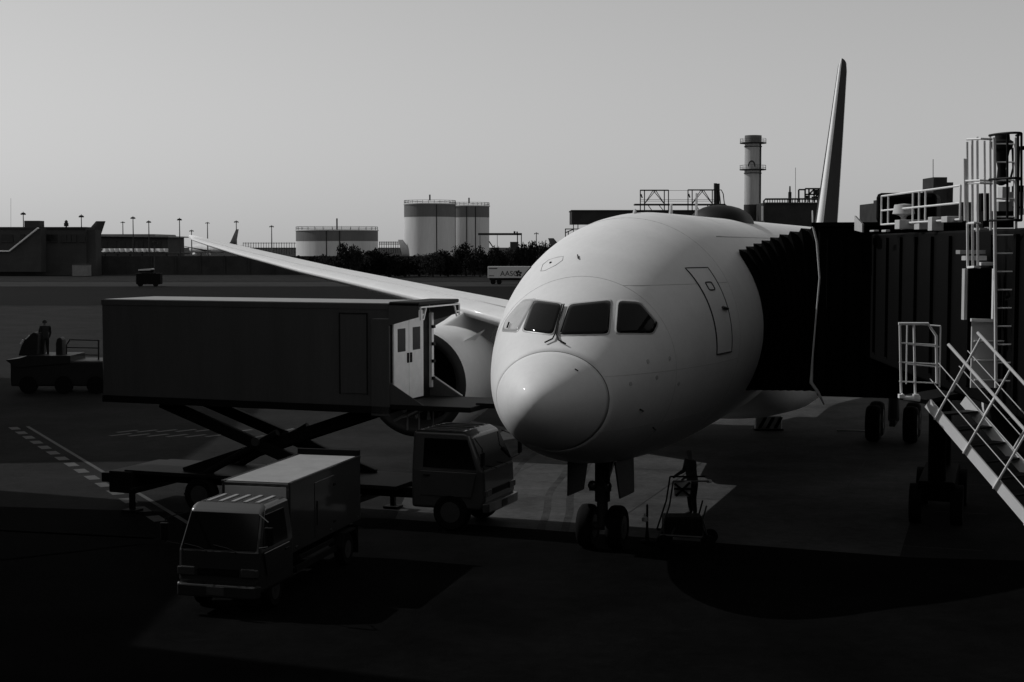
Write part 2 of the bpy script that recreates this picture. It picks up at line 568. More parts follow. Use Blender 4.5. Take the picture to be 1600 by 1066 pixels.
for xr in (3.45, 7.3):
    MB().tube([surf(xr, 2 * math.pi * k / 90, .0) for k in range(90)], .004, 5, closed=True).build('panel_seam', 'aircraft_grey', plane, smooth=True)
for zz, xa, xb in ((6.15, 3.45, 7.3), (4.35, 1.25, 7.3), (3.2, 1.25, 7.3)):
    MB().tube([skin_xy(x, 1, zz, .0) for x in np.linspace(xa, xb, 24)], .005, 5).build('panel_seam', 'aircraft_grey', plane, smooth=True)
for (px, py) in ((1012, 565), (1026, 590), (1046, 560), (1060, 600), (985, 600)):
    hp_ = hit(px, py, .0)
    nn_ = (hit(px, py, .05) - hp_).normalized()
    MB().cyl(hp_ - nn_ * .01, hp_ + nn_ * .012, .045, 14).build('static_port', 'aircraft_grey', plane, world=True)
for (px, py) in ((1000, 640), (1020, 668)):
    hp_ = hit(px, py, .0); nn_ = (hit(px, py, .05) - hp_).normalized()
    MB().tube([hp_, hp_ + nn_ * .09, hp_ + nn_ * .1 - AFT * .16], [.02, .016, .008], 6).build('pitot_probe', 'strut_metal', plane, world=True, smooth=True)

# passenger doors
def door(x0, x1, z0, z1, side, nm='door'):
    vs_, fs_ = [], []
    NX, NZ = 6, 14
    for j in range(NZ + 1):
        for i in range(NX + 1):
            vs_.append(skin_xy(x0 + (x1 - x0) * i / NX, side, z0 + (z1 - z0) * j / NZ, .012))
    for j in range(NZ):
        for i in range(NX):
            q = j * (NX + 1) + i
            fs_.append((q, q + 1, q + NX + 2, q + NX + 1))
    dr = MB().add(vs_, fs_).build(nm, 'aircraft_paint', plane, smooth=True)
    edge = [skin_xy(x0 + (x1 - x0) * i / 8, side, z1, .012) for i in range(9)] + [skin_xy(x1, side, z1 + (z0 - z1) * i / 16, .012) for i in range(1, 17)] + \
           [skin_xy(x1 + (x0 - x1) * i / 8, side, z0, .012) for i in range(1, 9)] + [skin_xy(x0, side, z0 + (z1 - z0) * i / 16, .012) for i in range(1, 16)]
    MB().tube(edge, .014, 6, closed=True).build('door_seam', 'seam', dr, smooth=True)
    xm = (x0 + x1) / 2
    wl = [skin_xy(xm + .17 * math.copysign(abs(math.cos(a)) ** .4, math.cos(a)), side, z1 - .42 + .09 * math.copysign(abs(math.sin(a)) ** .4, math.sin(a)), .02) for a in [2 * math.pi * k / 16 for k in range(16)]]
    MB().tube(wl, .014, 6, closed=True).build('window_rim', 'seam', dr, smooth=True)
    MB().tube([skin_xy(xm + .12, side, z1 - .92, .05), skin_xy(xm + .40, side, z1 - .96, .05)], .035, 8).build('handle', 'strut_metal', dr, smooth=True)
    return dr
door(5.5, 6.55, 4.55, 6.5, 1)
door(5.5, 6.55, 4.55, 6.5, -1)
door(12.2, 13.3, 4.5, 6.5, 1)
door(30, 31.1, 4.5, 6.5, -1)
# roof seam line and cabin windows further aft
MB().tube([skin_xy(x, 1, 7.25, .004) for x in np.linspace(9.6, 30, 20)], .012, 5).build('panel_seam', 'aircraft_grey', plane, smooth=True)
wm = None
for side in (1, -1):
    for i in range(30):
        x = 15 + i * .8
        if 29.6 < x < 31.5:
            continue
        if wm is None or side != wm[1]:
            cen = skin_xy(15, side, 5.6, .008)
            pts = [skin_xy(15 + .14 * math.copysign(abs(math.cos(a)) ** .6, math.cos(a)), side, 5.6 + .24 * math.copysign(abs(math.sin(a)) ** .6, math.sin(a)), .008) - Vector((15, 0, 0)) for a in [2 * math.pi * k / 16 for k in range(16)]]
            o = MB().add(pts, [tuple(range(16))]).build('cabin_window', 'dark_glass', plane)
            o.location = (15, 0, 0)
            wm = (o, side)
        else:
            o = link_copy(wm[0], plane)
            o.location = (x, 0, 0)

# antennas and satcom dome on the crown
def blade(x, y, h, l, nm='antenna'):
    z = surf(x, math.pi / 2).z - .02
    MB().prism([(x, y - .02, z), (x + l, y - .02, z), (x + l * .8, y - .02, z + h), (x + l * .45, y - .02, z + h)], (0, .04, 0)).build(nm, 'aircraft_paint', plane)
blade(8.4, .1, .14, .3)
blade(11.2, -.2, .28, .34)
blade(13.2, -.5, .62, .2)
sat = []
for i in range(15):
    u = i / 14
    e = max(.02, math.sqrt(max(0, 1 - (2 * u - 1) ** 4)))
    x = 18.2 + 3.2 * u
    sat.append([Vector((x, .95 * e * math.cos(a), 7.70 + .62 * e * math.sin(a))) for a in [2 * math.pi * k / 24 for k in range(24)]])
MB().loft(sat).build('satellite_dome', 'satcom_grey', plane, smooth=True)

# wings
def wing_ring(x, y, z, ch, t, n=28, inc=0.0):
    pts = []
    for k in range(n):
        a = 2 * math.pi * k / n
        u = .5 * (1 + math.cos(a))               # 1 = trailing edge
        th_ = 5 * t * (.2969 * math.sqrt(u) - .126 * u - .3516 * u ** 2 + .2843 * u ** 3 - .1036 * u ** 4)
        zz = th_ * ch * (1.15 if math.sin(a) > 0 else -.85)
        pts.append(Vector((x + u * ch, y, z + zz - inc * u * ch)))
    return pts
WST = [(2.0, 18.3, 12.6, 3.30, .105, .02), (6, 20.2, 10.2, 4.0, .10, .02), (9.8, 22.3, 8.2, 4.68, .095, .02), (14, 25.3, 6.6, 5.22, .09, .012), (20, 29.6, 4.9, 5.95, .09, .0), (25, 33.3, 3.6, 6.65, .09, -.01), (27.6, 35.3, 2.8, 7.05, .09, -.01), (29.4, 36.9, 1.9, 7.32, .085, -.01), (30.8, 39.0, .5, 7.55, .08, 0)]
for sg in (1, -1):
    rings = []
    for y, x, ch, z, t_, inc in WST:
        r_ = wing_ring(x, y * sg, z, ch, t_, inc=inc)
        rings.append(r_)
    wg = MB().loft(rings).build('wing', 'aircraft_paint', plane, smooth=True)
    # slat line just aft of the leading edge, on the upper side
    pts = []
    for (y, x, ch, z, t_, inc) in WST[1:-1]:
        u = .13
        th_ = 5 * t_ * (.2969 * math.sqrt(u) - .126 * u - .3516 * u ** 2 + .2843 * u ** 3)
        pts.append(Vector((x + u * ch, y * sg, z + th_ * ch * 1.15 - inc * u * ch + .0)))
    MB().tube(pts, .03, 5).build('slat_seam', 'aircraft_grey', wg, smooth=True)
    # engine
    EX, EY, EZ = 18.0, 9.95 * sg, 2.42
    prof = [(1.62, .0), (1.72, .06), (1.79, .2), (1.84, .5), (1.87, 1.1), (1.87, 2.0), (1.82, 3.0), (1.7, 4.0), (1.52, 4.9), (1.48, 4.9), (1.42, 4.2)]
    cowl = MB().lathe([(1.73, .16)] + prof[2:], (EX, EY, EZ), 'x', 56, caps=False).build('engine', 'aircraft_paint', plane, smooth=True)
    MB().lathe([(1.79, .2), (1.74, .1), (1.66, .02), (1.58, .0), (1.48, .08), (1.36, .4), (1.3, .9)], (EX, EY, EZ), 'x', 56, caps=False).build('inlet_lip', 'lip_metal', cowl, smooth=True)
    MB().lathe([(1.3, .9), (1.36, 1.3), (1.42, 1.6)], (EX, EY, EZ), 'x', 48, caps=False).build('inlet_duct', 'dark_metal', cowl, smooth=True)
    fan = MB()
    for k in range(18):
        a = 2 * math.pi * k / 18
        ca, sa = math.cos(a), math.sin(a)
        rr, ww = [.35, .8, 1.4], [.10, .17, .2]
        vs_ = []
        for r_, w2 in zip(rr, ww):
            for s2 in (-1, 1):
                vs_.append((EX + 1.35 + s2 * .1, EY + r_ * ca - s2 * w2 * sa, EZ + r_ * sa + s2 * w2 * ca))
        fan.add(vs_, [(0, 1, 3, 2), (2, 3, 5, 4)])
    fan.build('fan', 'dark_metal', cowl, recalc=False)
    MB().lathe([(.01, .75), (.15, .85), (.3, 1.1), (.38, 1.4)], (EX, EY, EZ), 'x', 24).build('spinner', 'dark_metal', cowl, smooth=True)
    MB().lathe([(1.0, 4.0), (.9, 5.2), (.6, 6.2), (.2, 6.9), (.05, 7.0)], (EX, EY, EZ), 'x', 32).build('exhaust_cone', 'lip_metal', cowl, smooth=True)
    py = [Vector((EX + 1.6, EY, EZ + 1.72)), Vector((EX + 3.2, EY, EZ + 1.98)), Vector((EX + 5.2, EY, EZ + 2.4)), Vector((EX + 9, EY, EZ + 2.2)), Vector((EX + 6.8, EY, EZ + .8)), Vector((EX + 4.6, EY, EZ + 1.4))]
    MB().prism([p - Vector((0, .19, 0)) for p in py], (0, .38, 0)).build('pylon', 'aircraft_paint', plane, bevel=.08)
    ch_ = -1
    chine = [Vector((EX + 1.3, EY - sg * 1.25, EZ + 1.36)), Vector((EX + 2.6, EY - sg * 1.27, EZ + 1.36)), Vector((EX + 2.6, EY - sg * 1.6, EZ + 1.72))]
    MB().prism(chine, (0, .02, -.03)).build('strake', 'aircraft_paint', cowl)
# tail
def fin_ring(x, z, ch, t_):
    return [Vector((p.x, p.z, z)) for p in wing_ring(x, 0, 0, ch, t_, 24)]
FST = [(43.0, 7.3, 9.2, .10), (45.2, 8.2, 7.6, .105), (49.5, 12.8, 5.4, .10), (52.9, 16.5, 3.5, .095), (53.6, 16.95, 2.6, .06)]
def fin_slice(u0, u1):
    rings = []
    for x, z, ch, t_ in FST:
        up, lo_ = [], []
        for k in range(9):
            u = u0 + (u1 - u0) * (k / 8) ** (1.6 if u0 == 0 else 1)
            th_ = 5 * t_ * (.2969 * math.sqrt(u) - .126 * u - .3516 * u ** 2 + .2843 * u ** 3 - .1036 * u ** 4) * ch
            up.append(Vector((x + u * ch, th_, z)))
            lo_.append(Vector((x + u * ch, -th_ - .0005, z)))
        rings.append(up + lo_[::-1])
    return MB().loft(rings)
vf = fin_slice(.022, .68).build('vertical_fin', 'tail_livery', plane, smooth='auto')
fin_slice(0, .021).build('leading_edge', 'aircraft_paint', vf, smooth='auto')
fin_slice(.685, 1).build('rudder', 'aircraft_paint', vf, smooth='auto')
for sg in (1, -1):
    MB().loft([wing_ring(46.5, .8 * sg, 6.5, 5.6, .1), wing_ring(53.5, 9.9 * sg, 7.6, 2.0, .09)]).build('tailplane', 'aircraft_paint', plane, smooth=True)
# nose gear
def wheel(mbp, c, r, w, parent, nm='wheel', hub='strut_metal', n=28):
    x, y, z = c
    h = w / 2
    ty = MB().lathe([(r * .55, -h * .9), (r * .85, -h), (r * .96, -h * .75), (r, -h * .35), (r, h * .35), (r * .96, h * .75), (r * .85, h), (r * .55, h * .9)], c, 'y', n).build(nm, 'rubber', parent, smooth='auto')
    MB().lathe([(r * .54, -h * .95), (r * .5, -h * .6), (r * .2, -h * .5), (r * .2, -h * 1.0), (.01, -h * 1.02), (.01, h * 1.02), (r * .2, h * 1.0), (r * .2, h * .5), (r * .5, h * .6), (r * .54, h * .95)], c, 'y', 20).build('rim', hub, ty, smooth='auto')
    return ty
ng = MB()
ng.cyl((5.2, 0, .5), (5.2, 0, 2.5), .13, 16).cyl((5.2, 0, 1.1), (5.2, 0, 2.4), .18, 16).cyl((5.2, -.45, .51), (5.2, .45, .51), .09, 12)
ng.tube([(5.2, 0, 1.3), (6.4, 0, 2.1)], .07, 8).bar((5.0, -.25, 1.45), (5.0, .25, 1.45), .12, .16)
ngo = ng.build('nose_gear', 'strut_metal', plane, smooth='auto')
for s in (-.35, .35):
    wheel(None, (5.2, s, .51), .51, .36, plane, 'nose_wheel')
    MB().lathe([(.02, -.1), (.09, -.06), (.11, .03), (.02, .03)], (4.93, s * .5, 1.5), 'x', 16).build('landing_light', 'lamp_glass', ngo, smooth='auto')
    MB().prism([(4.3, s * 1.55, 2.15), (6.0, s * 1.55, 2.1), (5.8, s * 1.75, 1.25), (4.5, s * 1.75, 1.3)], (0, .04, 0)).build('gear_door', 'gear_door_shade', plane)
for sg in (1, -1):
    mg = MB()
    mg.cyl((27.5, 4.9 * sg, .7), (27.5, 4.9 * sg, 3.6), .2, 14).bar((26.8, 4.9 * sg, .68), (28.2, 4.9 * sg, .68), .2, .25).tube([(27.5, 4.9 * sg, 2), (27.5, 3.2 * sg, 3.2)], .09, 8)
    mg.build('main_gear', 'strut_metal', plane, smooth='auto')
    for dx in (-.73, .73):
        for dy in (-.65, .65):
            wheel(None, (27.5 + dx, 4.9 * sg + dy, .66), .66, .5, plane, 'main_wheel')

# ------------------------------------------------------------------ cab-over trucks
def quad_panel(name, m, q, parent, thick=.012, inset=0.0):
    """flat plate on a quad of local points, standing proud along the quad's outward normal"""
    q = [Vector(p) for p in q]
    c_ = sum(q, Vector()) / len(q)
    q = [c_ + (p - c_) * (1 - inset) for p in q]
    n_ = (q[1] - q[0]).cross(q[2] - q[1]).normalized()
    if n_.dot(c_ - Vector((.8, 0, 1.2))) < 0:
        n_ = -n_
    return MB().prism([p - n_ * .004 for p in q], n_ * (thick + .004)).build(name, m, parent, bevel=.006, seg=1)

def make_cab(root, x0, L, hw, zb, zbelt, zr, paint, lights=True):
    """cab-over cab; local x forward, cab from x0 to x0+L"""
    hr = hw * .88
    ws_b, ws_t = x0 + L - .03, x0 + L - .42      # windscreen foot and head
    lo = [(x0, zb), (x0 + L - .10, zb), (x0 + L, zb + .25), (x0 + L - .02, zbelt)]
    prof = [(x0, zb, hw), (x0 + L - .10, zb, hw * .97), (x0 + L, zb + .25, hw * .97), (ws_b, zbelt, hw * .97), (ws_t, zr - .10, hr), (ws_t - .2, zr, hr * .96), (x0 + .05, zr, hr * .96), (x0, zr - .08, hr), (x0, zbelt, hw)]
    n = len(prof)
    vs_ = [(x, s * w, z) for s in (1, -1) for (x, z, w) in prof]
    fs_ = [(k, (k + 1) % n, n + (k + 1) % n, n + k) for k in range(n)]
    for o in (0, n):
        fs_ += [(o + 0, o + 1, o + 2, o + 3, o + 8), (o + 8, o + 3, o + 4, o + 7), (o + 4, o + 5, o + 6, o + 7)]
    cab_ = MB().add(vs_, fs_).build('cab', paint, root, bevel=.085, seg=4)
    # glass
    f = lambda t_: ws_b + (ws_t - ws_b) * t_
    zf = lambda t_: zbelt + (zr - .10 - zbelt) * t_
    wf = lambda t_: hw * .97 + (hr - hw * .97) * t_
    quad_panel('windshield', 'dark_glass', [(f(.05), -wf(.05) * .93, zf(.05)), (f(.05), wf(.05) * .93, zf(.05)), (f(.93), wf(.93) * .93, zf(.93)), (f(.93), -wf(.93) * .93, zf(.93))], root)
    for s in (1, -1):
        g = lambda x, t_: (x, s * (hw + (hr - hw) * t_) , zbelt + (zr - .1 - zbelt) * t_)
        quad_panel('side_window', 'dark_glass', [g(x0 + .32, .08), g(f(.08) - .16, .08), g(f(.9) - .1, .9), g(x0 + .32, .9)], root)
        dr = quad_panel('door', paint, [(x0 + .25, s * hw, zb + .32), (x0 + L - .35, s * hw, zb + .32), (x0 + L - .2, s * hw, zbelt - .02), (x0 + .25, s * hw, zbelt - .02)], root, .01)
        MB().bar((x0 + .34, s * (hw + .03), zbelt - .12), (x0 + .52, s * (hw + .03), zbelt - .12), .03, .035).build('handle', 'dark_metal', dr, bevel=.008)
        # mirror on a tube arm
        ma = MB().tube([(ws_b - .05, s * hw * .95, zbelt + .1), (ws_b + .06, s * (hw + .2), zbelt + .16), (ws_b + .06, s * (hw + .2), zbelt + .62), (ws_t + .1, s * hr * .96, zr - .15)], .013, 6).build('mirror_arm', 'dark_metal', root, smooth='auto')
        MB().box((ws_b + .07, s * (hw + .21), zbelt + .36), (.07, .17, .34)).build('mirror', 'dark_metal', ma, bevel=.02)
        MB().box((x0 + L + .0, s * hw * .72, zb + .42), (.06, hw * .34, .17)).build('headlight', 'lamp_glass', root, bevel=.02)
        MB().box((x0 + L + .0, s * hw * .92, zb + .42), (.06, .07, .15)).build('indicator_lamp', 'lamp_glass', root, bevel=.015)
    MB().box((x0 + L + .005, 0, zb + .42), (.03, hw * 1.0, .14)).build('grille', 'dark_metal', root, bevel=.01)
    MB().prism([(x0 + L - .05, -hw, zb - .05), (x0 + L + .10, -hw * .93, zb - .05), (x0 + L + .12, -hw * .6, zb - .05), (x0 + L + .12, hw * .6, zb - .05), (x0 + L + .10, hw * .93, zb - .05), (x0 + L - .05, hw, zb - .05)], (0, 0, .24)).build('bumper', paint, root, bevel=.03)
    MB().box((x0 + L + .13, 0, zb + .08), (.012, .36, .16)).build('number_plate', 'truck_box', root)
    for s in (.45, -.25):
        MB().tube([(f(.0) + .04, s * hw, zf(.02)), (f(.12) + .045, s * hw - .2, zf(.1)), (f(.2) + .045, s * hw - .5, zf(.16))], .01, 5).build('wiper', 'dark_metal', root)
    # pressed roof ribs, painted paler than the cab as lit stripes
    for i in range(5):
        y = -hr * .68 + i * hr * .34
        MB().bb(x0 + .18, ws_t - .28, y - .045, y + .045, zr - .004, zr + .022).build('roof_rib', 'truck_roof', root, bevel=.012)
    return cab_

# near small box truck
dirv = Vector((-.245, -.97, 0)).normalized()
front = Vector((-5.58, 28.15, 0))
trk = thing('box_truck', 'small cab over box truck facing the viewer, lit roof, lower left', 'truck', front - dirv * 3.0, math.atan2(dirv.y, dirv.x))
make_cab(trk, 1.3, 1.68, .86, .42, 1.22, 2.06, 'truck_grey')
bx = MB().bb(-2.9, 1.2, -.74, .74, .85, 2.27).build('cargo_box', 'truck_grey', trk, bevel=.02)
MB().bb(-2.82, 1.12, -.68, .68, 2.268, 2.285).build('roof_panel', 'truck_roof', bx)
for s in (-1, 1):
    MB().bb(-2.9, 1.2, s * .72 - .03, s * .72 + .03, 2.25, 2.30).build('roof_rail', 'truck_grey', bx, bevel=.01)
MB().bb(-2.9, -2.8, -.74, .74, 2.26, 2.42).build('rear_lip', 'dark_metal', bx, bevel=.01)
MB().bb(1.19, 1.215, -.66, .66, 1.5, 2.2).build('front_bulkhead', 'panel_white', bx)
for s in (-1, 1):
    MB().bb(-1.2, -.1, s * .742 - .008, s * .742 + .008, .95, 2.1).build('side_door', 'truck_grey', bx, bevel=.006)
    MB().bb(-2.8, 1.2, s * .36 - .05, s * .36 + .05, .5, .84).build('chassis_rail', 'dark_metal', trk)
    for x in (-1.9, 2.1):
        wheel(None, (x, s * .70, .36), .36, .22, trk)

for s in (-1, 1):
    MB().bb(-1.4, .9, s * .72 - .02, s * .72 + .02, .42, .56).build('side_guard', 'dark_metal', trk, bevel=.01)
    MB().bb(-1.2, .7, s * .72 - .02, s * .72 + .02, .64, .74).build('side_guard', 'dark_metal', trk, bevel=.01)
    MB().bb(-2.45, -2.42, s * .70 - .14, s * .70 + .14, .18, .8).build('mud_flap', 'rubber', trk)
    MB().prism([(-2.4, s * .7 - .16, .5), (-2.25, s * .7 - .16, .78), (-1.55, s * .7 - .16, .78), (-1.4, s * .7 - .16, .5), (-1.44, s * .7 - .16, .5), (-1.58, s * .7 - .16, .74), (-2.22, s * .7 - .16, .74), (-2.36, s * .7 - .16, .5)], (0, .32, 0)).build('mudguard', 'dark_metal', trk)
    for x in (-2.7, -1.0, .9):
        MB().box((x, s * .745, .95), (.09, .02, .05)).build('marker_lamp', 'lamp_glass', trk, bevel=.006)
    for z in (1.1, 1.9):
        MB().box((-1.22, s * .755, z), (.12, .02, .05)).build('hinge', 'dark_metal', bx)
    MB().bar((-.22, s * .765, 1.2), (-.22, s * .765, 1.7), .02, .03).build('lock_bar', 'strut_metal', bx)
MB().bb(-.3, .6, -.3, .3, .45, .8).build('fuel_tank', 'dark_metal', trk, bevel=.08)

# high-lift catering truck alongside the nose
fdir = Vector((.935, -.354, 0)).normalized()
frz = math.atan2(fdir.y, fdir.x)
# local frame: x forward, y left (away from the viewer); origin under the near front corner of the raised box
CT0 = Vector((-3.02, 37.0, 0))
cat = thing('catering_truck', 'high lift catering truck with box raised on scissor arms beside the nose', 'truck', CT0, frz)
BL, BW, Z0, Z1 = 8.45, 2.45, 3.02, 5.57
box = MB().bb(-BL, 0, 0, BW, Z0, Z1).build('cargo_box', 'truck_box', cat, bevel=.025)
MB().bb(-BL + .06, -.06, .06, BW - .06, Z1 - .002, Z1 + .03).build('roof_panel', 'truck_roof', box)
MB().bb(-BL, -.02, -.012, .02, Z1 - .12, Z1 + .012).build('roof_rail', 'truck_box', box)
MB().bb(-BL, 0, -.03, .05, Z0 - .16, Z0 + .02).build('bottom_rail', 'dark_metal', box)
sd = MB().bb(-1.35, -.62, -.02, .01, Z0 + .32, Z1 - .25).build('side_door', 'truck_box', box, bevel=.008)
for (a_, b_, c_, d_) in ((-1.38, -1.35, Z0 + .3, Z1 - .22), (-.62, -.59, Z0 + .3, Z1 - .22), (-1.38, -.59, Z1 - .25, Z1 - .22)):
    MB().bb(a_, b_, -.028, .0, c_, d_).build('door_frame', 'seam', sd)
MB().bb(-.5, 0.0, -.03, .0, Z0 - .22, Z1 - .35).build('corner_post', 'truck_box', box, bevel=.01)
# front end: recess, double doors
MB().bb(-.02, .03, .05, BW - .08, Z0, Z1 - .05).build('end_frame', 'dark_metal', box)
for k, (y0, y1) in enumerate(((.10, .98), (1.0, 1.88))):
    dr = MB().bb(.03, .075, y0, y1, Z0 + .12, Z1 - .2).build('door', 'door_white', box, bevel=.01)
    ym = (y0 + y1) / 2
    MB().bb(.07, .082, ym - .23, ym + .23, Z1 - 1.2, Z1 - .62).build('door_window', 'pane_black', dr, bevel=.02)
    MB().bb(.07, .11, (y1 - .12) if k == 0 else (y0 + .04), (y1 - .04) if k == 0 else (y0 + .12), Z0 + 1.05, Z0 + 1.3).build('handle', 'dark_metal', dr, bevel=.01)
MB().bb(0.0, .11, BW - .11, BW + .02, Z0 + .3, Z1 - .3).build('corner_post', 'door_white', box, bevel=.01)
for i in range(4):
    MB().bb(.1, .16, BW - .12, BW + .02, Z0 + .5 + i * .45, Z0 + .58 + i * .45).build('hinge', 'dark_metal', box)
# canopy over the front platform
cn = MB().bb(0, .82, -.05, BW + .05, Z1 - .02, Z1 + .07).build('canopy', 'dark_metal', box, bevel=.03)
for y in (-.03, BW + .03):
    MB().prism([(0, y - .012, Z1 - .03), (.80, y - .012, Z1 - .03), (.80, y - .012, Z1 - .30), (0, y - .012, Z1 - .52)], (0, .024, 0)).build('canopy_side', 'truck_box', cn)
for (p, q) in (((.84, 0, Z1 - .06), (.84, BW, Z1 - .06)), ((.84, 0, Z1 - .36), (.84, .18, Z1 - .36)), ((.84, BW - .18, Z1 - .36), (.84, BW, Z1 - .36)), ((.84, 0, Z1 - .06), (.84, 0, Z1 - .36)), ((.84, BW, Z1 - .06), (.84, BW, Z1 - .36)), ((.84, .34, Z1 - .06), (.84, .18, Z1 - .36)), ((.84, BW - .34, Z1 - .06), (.84, BW - .18, Z1 - .36)), ((.84, 0, Z1 - .24), (.84, .18, Z1 - .24)), ((.84, BW - .18, Z1 - .24), (.84, BW, Z1 - .24))):
    MB().bar(p, q, .035, .035).build('canopy_frame', 'rail_white', cn)
# front loading platform with sloped side plates
pf = MB().bb(0, 2.15, .0, BW, Z0 - .05, Z0 + .08).build('platform', 'dark_metal', box, bevel=.02)
MB().bb(2.0, 2.9, .7, BW - .1, Z0 + .0, Z0 + .12).build('platform_extension', 'dark_metal', pf, bevel=.02)
for i in range(9):
    MB().cyl((2.95, .75 + i * .19, Z0 + .06), (2.95, .89 + i * .19, Z0 + .06), .075, 10).build('bumper_roll', 'rubber', pf, smooth='auto')
for y in (.02, BW - .02):
    MB().prism([(0, y - .015, Z0 + .08), (.9, y - .015, Z0 + .08), (0, y - .015, Z0 + .62)], (0, .03, 0)).build('side_plate', 'truck_box', pf)
MB().bar((0.02, BW, Z0 + .64), (.92, BW, Z0 + .1), .03, .03).build('side_plate_edge', 'rail_white', pf)
# scissor lift
for y in (.42, BW - .42):
    MB().bar((-6.9, y, Z0 - .15), (-1.4, y, .98), .16, .30).build('scissor_arm', 'dark_metal', cat, bevel=.02)
    MB().bar((-.7, y + .17, Z0 - .15), (-6.3, y + .17, .98), .16, .30).build('scissor_arm', 'dark_metal', cat, bevel=.02)
    MB().cyl((-4.0, y - .12, 1.95), (-4.0, y + .3, 1.95), .12, 14).build('pivot_pin', 'strut_metal', cat, smooth='auto')
    MB().cyl((-5.6, y, 1.0), (-3.4, y, 2.2), .09, 12).build('lift_cylinder', 'dark_metal', cat, smooth='auto')
# chassis
for y in (.75, BW - .75):
    MB().bb(-7.9, 2.0, y - .09, y + .09, .68, .94).build('chassis_rail', 'dark_metal', cat, bevel=.01)
MB().bb(-7.9, .1, .12, BW - .12, .94, 1.04).build('deck', 'dark_metal', cat, bevel=.01)
MB().bb(-8.35, -7.6, .05, BW - .05, .42, 1.0).build('rear_frame', 'dark_metal', cat, bevel=.03)
MB().bb(-8.55, -8.3, .0, .5, .7, .95).build('tail_lamp', 'dark_metal', cat, bevel=.02)
for x in (-7.4, -1.2):
    for s in (0, 1):
        y = -.25 if s == 0 else BW + .25
        MB().bar((x, BW / 2, .55), (x, y, .55), .14, .14).bar((x, y, .6), (x, y, .05), .12, .12).box((x, y, .04), (.4, .4, .06)).build('stabiliser_leg', 'dark_metal', cat)
for s, y in ((-1, .28), (1, BW - .28)):
    for x in (-5.6, 1.55):
        wheel(None, (x, y, .48), .48, .3, cat)
    MB().bb(-4.6, -2.9, y - .18, y + .18, .38, .86).build('side_locker', 'dark_metal', cat, bevel=.03)
# cab group sits in its own offset: shift local y by half the width
class _Off: pass
cab_root = bpy.data.objects.new('cab_assembly', None)
def shift_children(before, dy):
    for o in list(cat.children):
        if o not in before:
            o.location.y += dy
before = set(cat.children)
make_cab(cat, .50, 1.95, 1.08, .55, 1.5, 2.46, 'cab_pale')
shift_children(before, BW / 2)
bpy.data.objects.remove(cab_root)
# sloped guard rack on the cab roof
rk = MB()
rk.bar((-.15, .55, 2.62), (.55, .55, 2.98), .05, .05).bar((-.15, 1.5, 2.62), (.55, 1.5, 2.98), .05, .05).prism([(-.15, .55, 2.64), (.55, .55, 3.0), (.55, 1.5, 3.0), (-.15, 1.5, 2.64)], (0, 0, .02))
rk.bar((.52, .6, 2.4), (.52, .6, 2.96), .035, .035).bar((.52, 1.45, 2.4), (.52, 1.45, 2.96), .035, .035).bar((.2, .6, 2.4), (.2, .6, 2.8), .03, .03)
rk.build('roof_guard', 'truck_white', cat)

# ------------------------------------------------------------------ passenger boarding bridge
brg = thing('boarding_bridge', 'black boarding bridge with folded bellows hood docked behind the front door', 'boarding bridge', (A(12.5, 7, 0).x, A(12.5, 7, 0).y, 0))
# bellows: arches growing from the fuselage skin out to the cab
NB = 9
rings = []
for i in range(NB * 2 + 1):
    u = i / (NB * 2)
    puff = .0 if i % 2 == 0 else .13
    arch = []
    for k in range(31):
        s = k / 30
        # from forward foot over the top to aft foot
        if s < .36:
            q = s / .36; xx, zz = 0.0, q
        elif s < .64:
            q = (s - .36) / .28; xx, zz = q, 1.0
        else:
            q = (s - .64) / .36; xx, zz = 1.0, 1 - q
        x = (10.35 + .3 * u - puff) + xx * (3.9 + 2 * puff - .2 * u)
        zt = 6.75 + .7 * u + puff
        z = 3.3 + (zt - 3.3) * zz
        pin = -skin_xy(min(max(x, 9.6), 20), 1, min(z, 7.6), 0).y
        arch.append(A(x, pin + (4.25 - pin) * u - .02, z))
    inner = [A(12.4, 0, 0)] * 0
    rings.append(arch)
bl = MB()
n = 31
for i in range(len(rings)):
    bl.v += rings[i]
for i in range(len(rings) - 1):
    for k in range(n - 1):
        bl.f.append((i * n + k, i * n + k + 1, (i + 1) * n + k + 1, (i + 1) * n + k))
blo = bl.build('bellows', 'bellows', brg, world=True)
sm = blo.modifiers.new('thick', 'SOLIDIFY'); sm.thickness = .06
# cab
cm = Matrix((AFT, PORT, Vector((0, 0, 1)))).transposed()
cb = MB().box(A(12.4, 6.05, 5.35), (4.3, 3.6, 4.3), cm).build('cab', 'bridge_dark', brg, world=True, bevel=.04)
MB().box(A(12.4, 6.05, 7.55), (4.6, 3.9, .1), cm).build('cab_roof', 'bridge_dark', cb, world=True)
MB().box(A(12.6, 6.3, 7.98), (2.3, 1.5, .78), cm).build('roof_unit', 'bridge_dark', cb, world=True, bevel=.12)
MB().prism([W(1335, 337, 36.8), W(1335, 360, 36.8), W(1347, 363, 36.3), W(1347, 350, 36.3)], AFT * .5).build('roof_fin', 'panel_white', cb, world=True)
